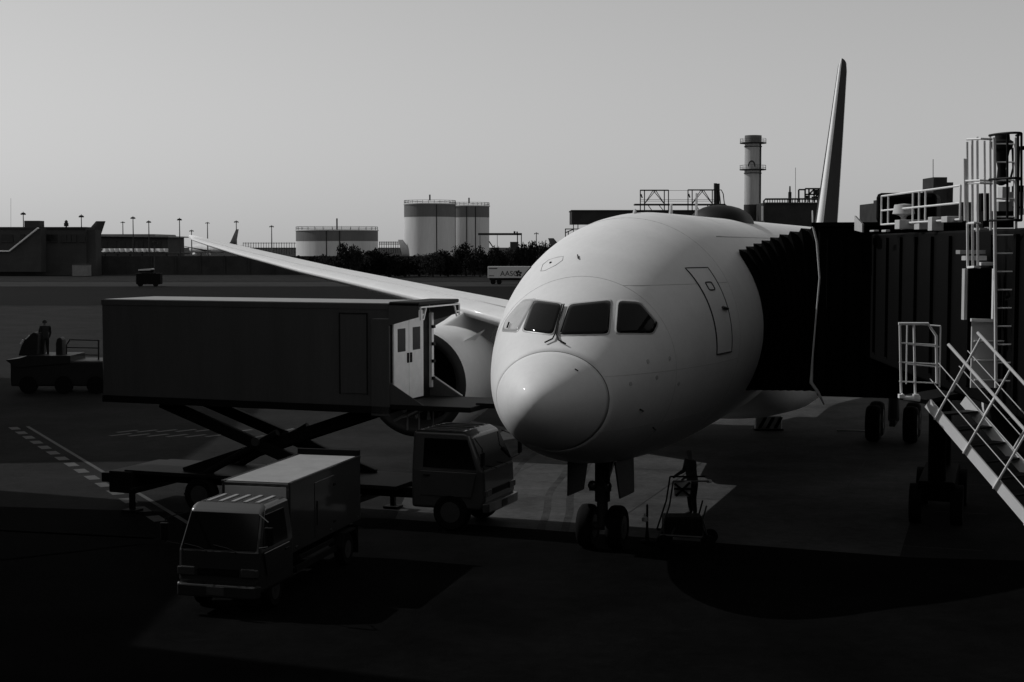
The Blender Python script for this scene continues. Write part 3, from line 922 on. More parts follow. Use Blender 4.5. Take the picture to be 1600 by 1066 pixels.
# sunlit edge strip and hanging cable on the hood's outer bow
e = [A(10.2, 4.1, 7.9), A(10.2, 4.12, 7.5), A(10.2, 4.22, 7.1), A(10.2, 4.3, 6.2), A(10.2, 4.22, 5.2), A(10.2, 4.15, 4.2), A(10.2, 4.12, 3.55), A(10.2, 4.3, 3.3), A(10.2, 4.45, 3.0)]
MB().tube(e, [.018, .03, .03, .026, .022, .024, .05, .04, .02], 8).build('bow_edge', 'hose', brg, world=True, smooth=True)
for i in range(9):
    p = A(10.22, 4.5 + i * .4, 3.3)
    MB().bar(p, p + Vector((0, 0, 4.1)), .06, .05).build('wall_rib', 'bridge_dark', cb, world=True)
MB().box(A(10.215, 6.1, 6.1), (.04, 1.9, 1.1), cm).build('cab_window', 'dark_glass', cb, world=True)
# tunnel running from the cab towards the terminal on the right
T0, T1 = Vector((10.6, 37.6, 0)), Vector((9.9, 23.8, 0))
td = (T1 - T0).normalized()
tl = Vector((-td.y, td.x, 0))
tl = tl if tl.x < 0 else -tl
tm = Matrix((td, tl, Vector((0, 0, 1)))).transposed()
TL = (T1 - T0).length
tn = MB().box((T0 + T1) / 2 + Vector((0, 0, 5.75)), (TL, 3.3, 3.1), tm).build('tunnel', 'bridge_dark', brg, world=True, bevel=.04)
for i in range(9):
    p = T0 + td * (TL * (i + .5) / 9) + tl * 1.68 + Vector((0, 0, 4.4))
    MB().bar(p, p + Vector((0, 0, 2.8)), .10, .07).build('wall_rib', 'bridge_dark', tn, world=True)
ext0, ext1 = T1, Vector((14.0, 0.0, 0))
ed = (ext1 - ext0).normalized()
el = Vector((ed.y, -ed.x, 0))
MB().box((ext0 + ext1) / 2 + Vector((2.4, 0, 5.75)), ((ext1 - ext0).length, 3.0, 2.9), Matrix((ed, Vector((-ed.y, ed.x, 0)), Vector((0, 0, 1)))).transposed()).build('rear_tunnel', 'bridge_dark', brg, world=True)
# drive column
c0 = A(12.4, 7.2, 0)
for s in (-1, 1):
    MB().cyl(c0 + AFT * (1.5 * s) + Vector((0, 0, .9)), c0 + AFT * (1.5 * s) + Vector((0, 0, 4.2)), .22, 16).build('drive_column', 'bridge_dark', brg, world=True, smooth='auto')
MB().box(c0 + Vector((0, 0, .85)), (3.6, .9, .5), cm).build('bogie', 'bridge_dark', brg, world=True, bevel=.05)
for s in (-1.5, 1.5):
    for q in (-.5, .5):
        w0 = c0 + AFT * s + PORT * q
        MB().tube([w0 + Vector((0, 0, .5)) - PORT * .15, w0 + Vector((0, 0, .5)) + PORT * .15], .5, 24).build('wheel', 'rubber', brg, world=True, smooth='auto')
# roof guard rails (white, sunlit) and roof fittings
def rail_run(name, pts, h, mids, parent, r=.025, m='rail_white', post_r=None):
    pts = [Vector(p) for p in pts]
    mb = MB()
    for k in [1.0] + mids:
        mb.tube([p + Vector((0, 0, h * k)) for p in pts], r, 6)
    for p in pts:
        mb.tube([p, p + Vector((0, 0, h))], post_r or r, 6)
    return mb.build(name, m, parent, world=True, smooth='auto')
RZ = 7.42
r0, r1 = W(1377, 352, 34.5), W(1500, 344, 29.0)
rp = [r0, r0.lerp(r1, .10), r0.lerp(r1, .44), r0.lerp(r1, .52), r0.lerp(r1, .60), r1]
rail_run('roof_rail', rp, .66, [.5, .02], tn, .022)
lamp = W(1412, 330, 33.0)
MB().lathe([(.02, .16), (.2, .14), (.24, -.06), (.1, -.1), (.06, -.14), (.06, -.4)], lamp, 'z', 20).build('beacon_lamp', 'panel_white', tn, world=True, smooth='auto')
for (px, py, w_, h_, dd) in ((1424, 351, .62, .2, 32.5), (1441, 353, .24, .16, 31.8), (1487, 343, .3, .12, 29.5), (1366, 361, .12, .04, 34.8), (1384, 361, .1, .05, 34.2)):
    MB().box(W(px, py, dd), (w_, .4, h_)).build('roof_box', 'panel_white', tn, world=True, bevel=.01)
MB().box(W(1462, 350, 30.6), (.24, .3, .28)).build('roof_box', 'panel_white', tn, world=True, bevel=.01)
# end vestibule with a doorway, half-height white door and light trims, near the ladder
VD = 25.2
def wquad(name, m, x0, y0, x1, y1, d_, th, parent):
    a_, b_ = W(x0, y1, d_), W(x1, y0, d_)
    return MB().bb(a_.x, b_.x, d_, d_ + th, a_.z, b_.z).build(name, m, parent, world=True)
wquad('doorway', 'bridge_dark', 1510, 418, 1556, 602, VD + .6, .1, brg)
wquad('door_trim', 'panel_white', 1506, 420, 1512, 500, VD + .3, .15, brg)
wquad('door_trim', 'rail_white', 1551, 420, 1556, 502, VD + .3, .08, brg)
gp = wquad('half_door', 'panel_white', 1517, 503, 1556, 606, VD + .25, .05, brg)
for y in (533, 563, 594):
    MB().tube([W(1522, y, VD + .2), W(1570, y, VD + .2)], .016, 6).build('door_bar', 'rail_white', gp, world=True, smooth='auto')
MB().bar(W(1517, 500, VD + .2), W(1556, 501, VD + .2), .06, .05).build('door_cap', 'rail_white', gp, world=True)
# sunlit ducts and plates on the tunnel end
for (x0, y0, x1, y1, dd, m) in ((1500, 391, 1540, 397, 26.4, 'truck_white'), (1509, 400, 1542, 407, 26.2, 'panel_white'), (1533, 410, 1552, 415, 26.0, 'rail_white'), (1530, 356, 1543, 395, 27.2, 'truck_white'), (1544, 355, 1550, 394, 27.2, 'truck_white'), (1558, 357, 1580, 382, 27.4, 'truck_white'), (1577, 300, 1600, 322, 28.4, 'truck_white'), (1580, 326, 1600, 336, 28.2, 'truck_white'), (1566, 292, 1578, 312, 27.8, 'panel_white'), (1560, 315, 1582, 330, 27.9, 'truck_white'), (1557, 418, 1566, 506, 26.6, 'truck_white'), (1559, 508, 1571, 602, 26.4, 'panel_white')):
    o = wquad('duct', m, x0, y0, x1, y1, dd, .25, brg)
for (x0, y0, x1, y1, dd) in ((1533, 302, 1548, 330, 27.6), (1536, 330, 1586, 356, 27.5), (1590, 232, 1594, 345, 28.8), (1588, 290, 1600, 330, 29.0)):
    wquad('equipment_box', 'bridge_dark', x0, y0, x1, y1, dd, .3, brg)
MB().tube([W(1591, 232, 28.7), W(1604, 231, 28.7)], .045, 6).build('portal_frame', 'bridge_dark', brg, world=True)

# ------------------------------------------------------------------ caged access ladder on the bridge
LD = 25.0
lad = thing('caged_ladder', 'white and dark caged access ladder at the right edge of the boarding bridge', 'ladder', (W(1572, 620, LD).x, LD, 0))
for px in (1553.5, 1587):
    MB().tube([W(px, 215, LD), W(px + (3 if px < 1570 else 0), 606, LD)], .03, 8).build('stile', 'rail_white', lad, world=True, smooth='auto')
for i in range(14):
    y = 225 + i * 28.5
    MB().tube([W(1554, y, LD), W(1587, y, LD)], .014, 6).build('rung', 'rail_white', lad, world=True, smooth='auto')
def hoop(py, px0, px1, depth, nm='hoop', m='dark_metal', r=.022):
    a_, b_ = W(px0, py, LD), W(px1, py, LD)
    c_ = (a_ + b_) / 2
    rad = (b_ - a_).length / 2
    pts = [c_ + Vector((-rad * math.cos(t_), -depth * math.sin(t_), 0)) for t_ in [math.pi * k / 14 for k in range(15)]]
    return MB().tube(pts, r, 6).build(nm, m, lad, world=True, smooth='auto')
for y in (212, 281, 345):
    hoop(y, 1546, 1588, .62)
for px, dy in ((1560, -.45), (1571, -.62), (1580, -.5)):
    MB().tube([W(px, 212, LD) + Vector((0, dy, 0)), W(px, 345, LD) + Vector((0, dy, 0))], .02, 6).build('cage_strap', 'dark_metal', lad, world=True, smooth='auto')
# second, lower guard cage to the left, white on its sunlit side
CD = 25.6
cage = thing('guard_cage', 'white tubular guard cage standing left of the caged ladder', 'guard cage', (W(1522, 420, CD).x, CD, 4.3))
for px, y0, y1 in ((1511, 222, 418), (1519, 216, 418), (1527, 214, 418), (1538, 220, 345), (1547, 210, 360), (1507, 248, 345)):
    MB().tube([W(px, y0, CD), W(px + 1, y1, CD)], .022, 8).build('post', 'rail_white', cage, world=True, smooth='auto')
for y, x0, x1 in ((218, 1511, 1553), (283, 1508, 1553), (287, 1511, 1550), (349, 1512, 1531), (418, 1512, 1531)):
    MB().tube([W(x0, y, CD), W((x0 + x1) / 2, y - 1, CD - .3), W(x1, y, CD)], .02, 6).build('ring', 'rail_white', cage, world=True, smooth='auto')
# loudspeaker / lamp head inside the cage
lp = thing('horn_lamp', 'black hooded lamp standing inside the ladder cage top', 'lamp', W(1566, 290, 26.2))
c = W(1566, 222, 26.2)
MB().lathe([(.03, -.75), (.09, -.72), (.07, -.45), (.1, -.3), (.13, -.15), (.17, -.12), (.19, .0), (.13, .04), (.12, .14), (.02, .16)], c, 'z', 16).build('lamp_body', 'dark_metal', lp, world=True, smooth='auto')
MB().tube([c + Vector((.18, 0, -.1)), c + Vector((.2, 0, -.45)), c + Vector((.14, 0, -.7))], .02, 6).build('bracket', 'dark_metal', lp, world=True)

# ------------------------------------------------------------------ service stairs
st0 = W(1450, 628, 24.0)
sdv = Vector((.56, -.83, 0)).normalized()
sside = Vector((.83, .56, 0)).normalized()     # to the far (right) side
stt = thing('service_stairs', 'white railed metal service stairs descending to the lower right corner', 'stairs', (st0.x, st0.y, 0), 0)
slope = math.tan(R(39.5))
SL = 5.0
def SP(u, off=0.0, up=0.0):
    return st0 + sdv * u + sside * off + Vector((0, 0, -u * slope + up))
for off in (0.0, .86):
    MB().bar(SP(0, off, -.02), SP(SL, off, -.02), .03, .17).build('stringer', 'rail_white', stt, world=True)
nrm = (sdv * math.sin(R(32)) + Vector((0, 0, math.cos(R(32)))))
for k, off in enumerate((-.03, .89)):
    u0 = -.12 if k == 0 else -.3
    hr_ = MB().tube([SP(u0, off) + nrm * 1.0, SP(SL, off) + nrm * 1.0], .026, 8).build('handrail', 'rail_white', stt, world=True, smooth='auto')
    for q in (.33, .64):
        MB().tube([SP(u0, off) + nrm * q, SP(SL, off) + nrm * q], .008, 6).build('mid_rail', 'rail_white', stt, world=True, smooth='auto')
    for i in range(10):
        u = (.22 if k == 0 else -.22) + i * .58
        if u < SL:
            MB().tube([SP(u, off) - nrm * .1, SP(u, off) + nrm * 1.0], .019, 8).build('post', 'rail_white', stt, world=True, smooth='auto')
for i in range(18):
    u = .2 + i * .27
    MB().box(SP(u, .43, -.02), (.24, .82, .03), Matrix((sdv, sside, Vector((0, 0, 1)))).transposed()).build('tread', 'dark_metal', stt, world=True)
# landing and its guard panel
ld_ = MB().prism([W(1406, 618, 24.1), W(1447, 625, 24.1), W(1447, 625, 24.1) + sside * 1.0 + Vector((.0, .5, 0)), W(1406, 618, 24.1) + sside * 1.1 + Vector((0, .5, 0))], (0, 0, -.07)).build('landing', 'dark_metal', stt, world=True)
gpts = [W(1404, 506, 24.05), W(1450, 506, 24.05), W(1463, 525, 24.05), W(1464, 600, 24.05)]
MB().tube(gpts, .024, 8).build('guard_rail', 'rail_white', stt, world=True, smooth='auto')
for px, y1 in ((1407, 614), (1429, 616)):
    MB().tube([W(px - 1, 506, 24.05), W(px + 1, y1, 24.05)], .02, 8).build('post', 'rail_white', stt, world=True, smooth='auto')
for y in (536, 566, 596):
    MB().tube([W(1405, y, 24.05), W(1464, y + 3, 24.05)], .013, 6).build('mid_rail', 'rail_white', stt, world=True, smooth='auto')
MB().tube([W(1408, 616, 24.0), W(1413, 622, 24.0), W(1437, 623, 24.0)], [.03, .035, .05], 8).build('landing_edge', 'rail_white', stt, world=True, smooth='auto')
for px in (1431, 1408):
    MB().box(W(px, 619, 24.0), (.08, .1, .06)).build('foot_plate', 'rail_white', stt, world=True)
# far railing of the landing
rail_run('far_rail', [W(1416, 600, 25.2), W(1468, 605, 25.0)], 1.02, [.33, .66], stt, .014)

# ------------------------------------------------------------------ cargo loader with operator
lc = G(92, 612)
ldr = thing('cargo_loader', 'dark cargo loader with operator platform left of the catering truck', 'cargo loader', lc, 0)
def LP(px, py, dd=0.0):
    return W(px, py, lc.y + dd)
MB().bb(LP(27, 600).x, LP(200, 600).x, lc.y - 1.0, lc.y + 1.4, .35, LP(60, 562).z).build('body', 'loader_dark', ldr, world=True, bevel=.08)
MB().prism([LP(8, 563, -1.05), LP(30, 560, -1.05), LP(42, 556, -1.05), LP(110, 556, -1.05), LP(110, 568, -1.05), LP(26, 575, -1.05)], (0, 2.5, 0)).build('platform', 'loader_dark', ldr, world=True, bevel=.02)
# slanted control console and windscreen
cs = MB().prism([LP(28, 556, -.6), LP(33, 540, -.6), LP(39, 529, -.6), LP(52, 519, -.6), LP(60, 522, -.6), LP(58, 556, -.6)], (0, 1.4, 0)).build('console', 'loader_dark', ldr, world=True, bevel=.05)
MB().tube([LP(32, 537, -.7), LP(36, 531, -.7)], .03, 6).build('grab_rail', 'rail_white', cs, world=True)
MB().tube([LP(40, 530, -.7), LP(46, 524, -.7)], .03, 6).build('grab_rail', 'rail_white', cs, world=True)
sb = MB().prism([LP(87, 556, -.4), LP(87, 536, -.4), LP(89, 529, -.4), LP(94, 527, -.4), LP(97, 531, -.4), LP(98, 556, -.4)], (0, .6, 0)).build('seat_back', 'loader_dark', ldr, world=True, bevel=.04)
rl = MB()
for y in (531, 543, 554):
    rl.tube([LP(111 if y < 540 else 104, y), LP(154, y + 1)], .03, 6)
rl.tube([LP(104, 560), LP(104, 539), LP(110, 530)], .03, 6).tube([LP(154, 531), LP(154, 566)], .04, 6)
rl.build('guard_rail', 'steel_dark', ldr, world=True, smooth='auto')
for px in (45, 100, 150):
    for dd in (-.95, 1.3):
        c_ = LP(px, 600, dd); c_.z = .42
        MB().tube([c_ - Vector((0, .15, 0)), c_ + Vector((0, .15, 0))], .42, 20).build('wheel', 'rubber', ldr, world=True, smooth='auto')

# ------------------------------------------------------------------ people
def person_mat(name, trousers, jacket, skin, h):
    m = bpy.data.materials.new(name)
    m.use_nodes = True
    nt = m.node_tree
    b_ = nt.nodes['Principled BSDF']
    b_.inputs['Roughness'].default_value = .85
    b_.inputs['Specular IOR Level'].default_value = .1
    tc = nt.nodes.new('ShaderNodeTexCoord')
    sx = nt.nodes.new('ShaderNodeSeparateXYZ')
    dv = nt.nodes.new('ShaderNodeMath'); dv.operation = 'DIVIDE'; dv.inputs[1].default_value = h
    rp_ = nt.nodes.new('ShaderNodeValToRGB')
    rp_.color_ramp.interpolation = 'CONSTANT'
    els = rp_.color_ramp.elements
    els[0].position, els[0].color = 0, (.01, .01, .01, 1)
    els[1].position, els[1].color = .05, (trousers,) * 3 + (1,)
    e_ = els.new(.5); e_.color = (jacket,) * 3 + (1,)
    e_ = els.new(.845); e_.color = (skin,) * 3 + (1,)
    nt.links.new(tc.outputs['Object'], sx.inputs[0])
    nt.links.new(sx.outputs['Z'], dv.inputs[0])
    nt.links.new(dv.outputs[0], rp_.inputs[0])
    nt.links.new(rp_.outputs[0], b_.inputs['Base Color'])
    MATS[name] = m

def person(label, loc, rz, h, mname, lean=0.0, reach=0.0, helmet=True):
    """local +x is the facing direction"""
    k = h / 1.75
    root = thing('person', label, 'person', loc, rz)
    J = {'pelvis': (0, 0, .95), 'waist': (.01 + lean * .1, 0, 1.1), 'chest': (.0 + lean * .3, 0, 1.33), 'neck': (lean * .45, 0, 1.5), 'head0': (.02 + lean * .5, 0, 1.57), 'head1': (.03 + lean * .55, 0, 1.67), 'crown': (.02 + lean * .56, 0, 1.74)}
    E = [('pelvis', 'waist'), ('waist', 'chest'), ('chest', 'neck'), ('neck', 'head0'), ('head0', 'head1'), ('head1', 'crown')]
    Rd = {'pelvis': (.15, .12), 'waist': (.14, .11), 'chest': (.17, .13), 'neck': (.06, .06), 'head0': (.075, .07), 'head1': (.095, .085), 'crown': (.06, .055)}
    for s, t_ in ((1, 'l'), (-1, 'r')):
        J['hip' + t_] = (0, .1 * s, .9); J['knee' + t_] = (.03, .11 * s, .5); J['ankle' + t_] = (-.02, .12 * s, .1); J['toe' + t_] = (.16, .14 * s, .045)
        J['sh' + t_] = (lean * .42, .2 * s, 1.42); J['el' + t_] = (-.02 + lean * .4 + reach * .12, .26 * s, 1.13 + reach * .05); J['wr' + t_] = (.08 + lean * .5 + reach * .32, .24 * s, .88 + reach * .3); J['ha' + t_] = (.12 + lean * .5 + reach * .42, .235 * s, .79 + reach * .33)
        E += [('pelvis', 'hip' + t_), ('hip' + t_, 'knee' + t_), ('knee' + t_, 'ankle' + t_), ('ankle' + t_, 'toe' + t_), ('chest', 'sh' + t_), ('sh' + t_, 'el' + t_), ('el' + t_, 'wr' + t_), ('wr' + t_, 'ha' + t_)]
        Rd.update({'hip' + t_: (.095, .1), 'knee' + t_: (.065, .065), 'ankle' + t_: (.048, .05), 'toe' + t_: (.045, .04), 'sh' + t_: (.075, .075), 'el' + t_: (.05, .05), 'wr' + t_: (.032, .038), 'ha' + t_: (.03, .045)})
    names = list(J)
    me = bpy.data.meshes.new('body')
    me.from_pydata([tuple(c_ * k for c_ in J[n_]) for n_ in names], [(names.index(a_), names.index(b_)) for a_, b_ in E], [])
    o = bpy.data.objects.new('body', me)
    COL.objects.link(o)
    o.parent = root
    ROOTM[o.name] = ROOTM[root.name]
    me.materials.append(MATS[mname])
    md = o.modifiers.new('skin', 'SKIN'); md.use_smooth_shade = True
    for i, n_ in enumerate(names):
        sv = me.skin_vertices[0].data[i]
        bulk = 1.0 if n_ in ('neck', 'head0', 'head1', 'crown') or n_[:2] in ('ha', 'wr') else 1.18
        sv.radius = (Rd[n_][0] * k * bulk, Rd[n_][1] * k * bulk)
        sv.use_root = (n_ == 'pelvis')
    s2 = o.modifiers.new('sub', 'SUBSURF'); s2.levels = s2.render_levels = 2
    hx = J['crown'][0]
    if helmet:
        MB().lathe([(.135, -.075), (.13, -.06), (.118, -.02), (.095, .035), (.05, .07), (.005, .078)], (hx * k, 0, 1.71 * k), 'z', 18).build('helmet', 'loader_dark', root, smooth='auto')
    return root
person_mat('operator_clothes', .02, .03, .2, 1.75)
person_mat('crew_clothes', .015, .05, .2, 1.78)
pf0 = LP(71, 557, 0.1)
person('worker in dark clothes and helmet standing on the cargo loader', pf0, R(115), 1.74, 'operator_clothes', reach=.3)
pc = W(1082, 800, 38.6)
person('dark ground crew worker standing behind the wheeled cart by the nose wheel', (pc.x, pc.y, 0), R(200), 1.78, 'crew_clothes', lean=.15, reach=.6, helmet=False)

# ------------------------------------------------------------------ wheeled cart, chock post beside the nose gear
cc = G(1070, 858)
crt = thing('equipment_cart', 'wheeled tubular equipment cart with white plate right of the nose wheels', 'cart', cc, 0)
def CP(px, py, dd=0.0):
    return W(px, py, cc.y + dd)
for (p, q, r_) in ((CP(1031, 836), CP(1046, 790), .02), (CP(1049, 838), CP(1054, 825), .022), (CP(1046, 790), CP(1052, 752), .02), (CP(1104, 790), CP(1098, 812), .02), (CP(1052, 752), CP(1108, 752), .02), (CP(1098, 812), CP(1106, 842), .02), (CP(1031, 836), CP(1098, 840), .03)):
    MB().tube([p, q], r_, 8).build('frame_tube', 'strut_metal', crt, world=True, smooth='auto')
    MB().tube([p + Vector((0, .7, 0)), q + Vector((0, .7, 0))], r_, 8).build('frame_tube', 'dark_metal', crt, world=True, smooth='auto')
pl_ = MB().prism([CP(1053, 754, .1), CP(1080, 752, -.1), CP(1078, 776, -.1), CP(1054, 776, .1)], (0, .03, 0)).build('plate', 'panel_white', crt, world=True)
for (a_, b_) in (((1054, 756), (1078, 775)), ((1078, 754), (1056, 775)), ((1053, 764), (1080, 764))):
    MB().bar(CP(*a_, -.15), CP(*b_, -.15), .03, .05).build('brace', 'dark_metal', pl_, world=True)
MB().box(CP(1066, 820, .35), (.9, .6, .45)).build('cabinet', 'dark_metal', crt, world=True, bevel=.04)
MB().box(CP(1108, 752, .1), (.12, .1, .07)).build('latch', 'panel_white', crt, world=True, bevel=.02)
for (px, py, dd) in ((1036, 849, 0), (1106, 851, -.1), (1040, 849, .7), (1110, 851, .7)):
    c_ = CP(px, py, dd); c_.z = .17
    MB().tube([c_ - Vector((0, .05, 0)), c_ + Vector((0, .05, 0))], .17, 18).build('wheel', 'rubber', crt, world=True, smooth='auto')
kp = G(1011, 848)
cone = thing('marker_post', 'small reflective marker post between nose wheels and equipment cart', 'marker post', kp)
MB().lathe([(.16, .0), (.16, .05), (.06, .08), (.03, .3), (.025, .9), (.01, .92)], (0, 0, 0), 'z', 16).build('post', 'rubber', cone, smooth='auto')
MB().lathe([(.005, .50), (.07, .52), (.075, .6), (.03, .64), (.026, .7)], (-.06, -.02, 0), 'z', 14).build('reflector', 'panel_white', cone, smooth='auto')
b0 = G(1200, 672)
hb = thing('striped_barrier', 'low white barrier with dark diagonal stripes under the boarding bridge', 'barrier', b0, 0)
MB().box(b0 + Vector((0, 0, .29)), (1.0, .3, .5)).build('board', 'panel_white', hb, world=True, bevel=.03)
for i in range(3):
    q = b0 + Vector((-.42 + i * .3, -.165, .08))
    MB().prism([q, q + Vector((.13, 0, 0)), q + Vector((.36, 0, .42)), q + Vector((.23, 0, .42))], (0, .02, 0)).build('stripe', 'seam', hb, world=True)
MB().box(b0 + Vector((0, 0, .03)), (1.1, .5, .06)).build('base', 'rubber', hb, world=True)
q = G(1328, 674)
tag(MB().tube([q + Vector((-.5, 0, .03)), q + Vector((0, -.02, .03)), q + Vector((.75, -.1, .03))], .025, 6).build('ground_hose', 'hose', None, smooth=True), 'pale hose lying straight on the apron under the boarding bridge', 'hose')

# ------------------------------------------------------------------ background: blast wall, far buildings
wl = thing('blast_wall', 'long low black wall across the far side of the airfield', 'wall', (-20, 372, 0))
MB().bb(-180, 60, 371, 372, 0, 4.6).build('wall', 'plant_dark', wl, world=True)
for i in range(40):
    MB().bb(-179 + i * 6, -178.6 + i * 6, 370.8, 371, 0, 4.7).build('post', 'plant_dark', wl, world=True)

def px_box(mb, x0, y0, x1, y1, d_, depth, zbase=None):
    a_, b_ = W(x0, y1, d_), W(x1, y0, d_)
    return mb.bb(a_.x, b_.x, d_, d_ + depth, a_.z if zbase is None else zbase, b_.z)

D = 362
tb = thing('concourse_building', 'dark low concourse building with square windows at the far left', 'building', (W(70, 400, D).x, D, 0))
px_box(MB(), -60, 357, 134, 430, D, 7, 0).build('wall', 'building_far', tb, world=True)
px_box(MB(), 134, 359.5, 149, 430, D + 1, 5, 0).build('side_wing', 'building_far', tb, world=True)
px_box(MB(), -60, 354.8, 134, 357.4, D - .6, 8).build('roof_edge', 'plant_dark', tb, world=True)
px_box(MB(), 38, 345, 61, 356, D + 2, 4).build('rooftop_block', 'building_far', tb, world=True)
for (x0, x1) in ((2, 20), (31, 38), (62, 68), (71, 78), (80, 89), (96, 104), (105, 111), (112, 119), (123, 133)):
    wn_ = px_box(MB(), x0, 366.5, x1, 377.5, D - .25, .2).build('window', 'window_far', tb, world=True)
    px_box(MB(), x0 - .5, 377.5, x1 + .5, 378.5, D - .4, .4).build('sill', 'building_far', wn_, world=True)
# roof aerials
for px, y0, y1, w_ in ((103.5, 344, 356, .5), (63, 352, 356, .15), (66.5, 351, 356, .12), (17, 310, 356, .08)):
    a_, b_ = W(px, y1, D + 3), W(px, y0, D + 3)
    m_ = MB().cyl(a_, b_, w_ * .4, 8)
    if w_ > .3:
        m_.box(a_.lerp(b_, .4), (1.0, .4, .8)).box(a_.lerp(b_, .75), (.7, .3, .5))
    m_.build('aerial', 'steel_dark', tb, world=True)
rmp = thing('covered_ramp', 'dark sloped ramp wall with pale coping against the far left concourse', 'ramp', (W(30, 400, D - 6).x, D - 6, 0))
pts = [(-60, 393), (15, 393), (60, 357), (64, 357), (64, 425), (-60, 425)]
MB().prism([W(x, y, D - 6) for x, y in pts], (0, 4, 0)).build('wall', 'building_far', rmp, world=True)
for p, q in (((-60, 393), (15, 393)), ((15, 393), (60, 357))):
    MB().bar(W(*p, D - 6.2) + Vector((0, 0, .1)), W(*q, D - 6.2) + Vector((0, 0, .1)), 1.0, .3).build('coping', 'rail_white', rmp, world=True)
gb = thing('ground_cabinet', 'grey box shaped container standing before the far left concourse', 'container', (W(125, 430, 350).x, 350, 0))
px_box(MB(), 113, 414, 137, 434, 350, 3, 0.1).build('shell', 'building_pale', gb, world=True, bevel=.05)
px_box(MB(), 113, 413, 137, 414.4, 349.9, 3.2).build('lid', 'building_far', gb, world=True)
hg = thing('freight_shed', 'long low freight shed behind the far row of parked vans', 'building', (W(205, 400, 800).x, 800, 0))
px_box(MB(), 152, 369, 262, 400, 800, 40, 0).build('wall', 'building_far', hg, world=True)
MB().prism([W(150, 369.5, 796), W(152, 366, 796), W(241, 366, 796), W(243, 369, 796), W(262, 369, 796), W(264, 371, 796)], (0, 50, 0)).build('roof', 'building_pale', hg, world=True)
for i in range(7):
    px_box(MB(), 160 + i * 14, 376, 168 + i * 14, 390, 799.7, .3).build('door', 'window_far', hg, world=True)

# row of small parked vans
v0 = thing('parked_van', 'small white van in the far row, leftmost', 'van', (W(152, 396, 700).x, 700, 0), group='vans parked in the far row')
MB().prism([(-2.0, -.9, .4), (2.0, -.9, .4), (2.05, -.9, 1.0), (1.6, -.9, 1.25), (1.1, -.9, 2.0), (-1.95, -.9, 2.05)], (0, 1.8, 0)).build('body', 'van_white', v0, bevel=.08)
MB().prism([(1.05, -.92, 1.3), (1.5, -.92, 1.3), (1.1, -.92, 1.85), (.9, -.92, 1.85)], (0, 1.84, 0)).build('side_window', 'window_far', v0)
for x in (-1.3, 1.3):
    MB().lathe([(.34, -.95), (.34, .95)], (x, 0, .36), 'y', 14).build('wheel_pair', 'rubber', v0)
ordn = ['second', 'third', 'fourth', 'fifth', 'sixth', 'seventh', 'eighth', 'ninth', 'tenth', 'eleventh', 'twelfth', 'thirteenth', 'fourteenth', 'fifteenth']
DECK = 3.9     # they stand on a raised car deck behind the blast wall
deck = thing('car_deck', 'dark raised car deck carrying the row of white vans', 'parking deck', (W(205, 400, 702).x, 702, 0))
MB().bb(W(146, 396, 702).x, W(290, 396, 702).x, 696, 712, 3.3, DECK - .02).build('slab', 'plant_dark', deck, world=True)
for i in range(8):
    x = W(150 + i * 19, 396, 702).x
    MB().bb(x - .3, x + .3, 697, 697.6, 0, 3.3).build('column', 'plant_dark', deck, world=True)
v0.location = (W(164, 396, 700).x, 700, DECK); v0.rotation_euler = (0, 0, R(135))
for i in range(11):
    x = 164 + (i + 1) * 8.4 + random.uniform(-1.5, 1.5)
    copy_tree(v0, 'small white van in the far row, %s from the left' % ordn[i], (W(x, 396, 700).x, 700 + random.uniform(-.4, .4), DECK), R(135 + random.uniform(-4, 4)))

# ------------------------------------------------------------------ far parked airliners
def mini_airliner(label, loc, rz, L=40.0, tail='plant_dark', body='building_pale', group='airliners parked far off'):
    k = L / 40.0
    r = thing('parked_airliner', label, 'airliner', loc, rz, group)
    st_ = [(0, .05, 3.0), (.6, .8, 3.1), (1.6, 1.4, 3.3), (3.5, 1.85, 3.5), (6, 2.0, 3.6), (26, 2.0, 3.6), (32, 1.5, 4.0), (37, .8, 4.6), (40, .2, 5.0)]
    MB().loft([[Vector((x * k, rr * math.cos(a) * k, (z + rr * math.sin(a)) * k)) for a in [2 * math.pi * j / 20 for j in range(20)]] for x, rr, z in st_]).build('fuselage', body, r, smooth=True)
    MB().loft([[Vector((p.x * k, p.z * k, z * k)) for p in wing_ring(x, 0, 0, ch, .1, 16)] for x, z, ch in ((32, 5.2, 6.5), (34, 6.5, 5.0), (38.6, 11.8, 2.2))]).build('fin', tail, r, smooth=True)
    for s in (1, -1):
        MB().loft([[p * k for p in wing_ring(x, y * s, z, ch, .12, 16)] for x, y, z, ch in ((13, 1.2, 2.7, 7.5), (17, 6, 3.2, 4.6), (23, 17, 4.6, 1.6))]).build('wing', body, r, smooth=True)
        MB().loft([[p * k for p in wing_ring(x, y * s, z, ch, .1, 12)] for x, y, z, ch in ((34, .5, 4.6, 3.8), (38, 6.2, 5.2, 1.6))]).build('tailplane', body, r, smooth=True)
        MB().lathe([(.9, 0), (1.05, .3), (1.1, 1.4), (.8, 3.2), (.75, 3.2)], (13.5, 5.6 * s, 1.6), 'x', 20).build('engine', body, r, smooth='auto')
        MB().cyl((19, 2.6 * s, 0), (19, 2.6 * s, 2.6), .25, 10).build('main_gear', 'rubber', r)
    MB().cyl((4, 0, 0), (4, 0, 2), .2, 10).build('nose_gear', 'rubber', r)
    return r
def far_plane(label, px, d_, rz, L, tail, body, z=0.0):
    k = 39.6 * L / 40.0
    T = W(px, 385, d_)
    mini_airliner(label, (T.x - k * math.cos(rz), d_ - k * math.sin(rz), z), rz, L, tail, body)
far_plane('far off airliner showing its side and tail beyond the wing tip', 371, 1000, R(-48), 62, 'plant_dark', 'tank_light', 0.0)
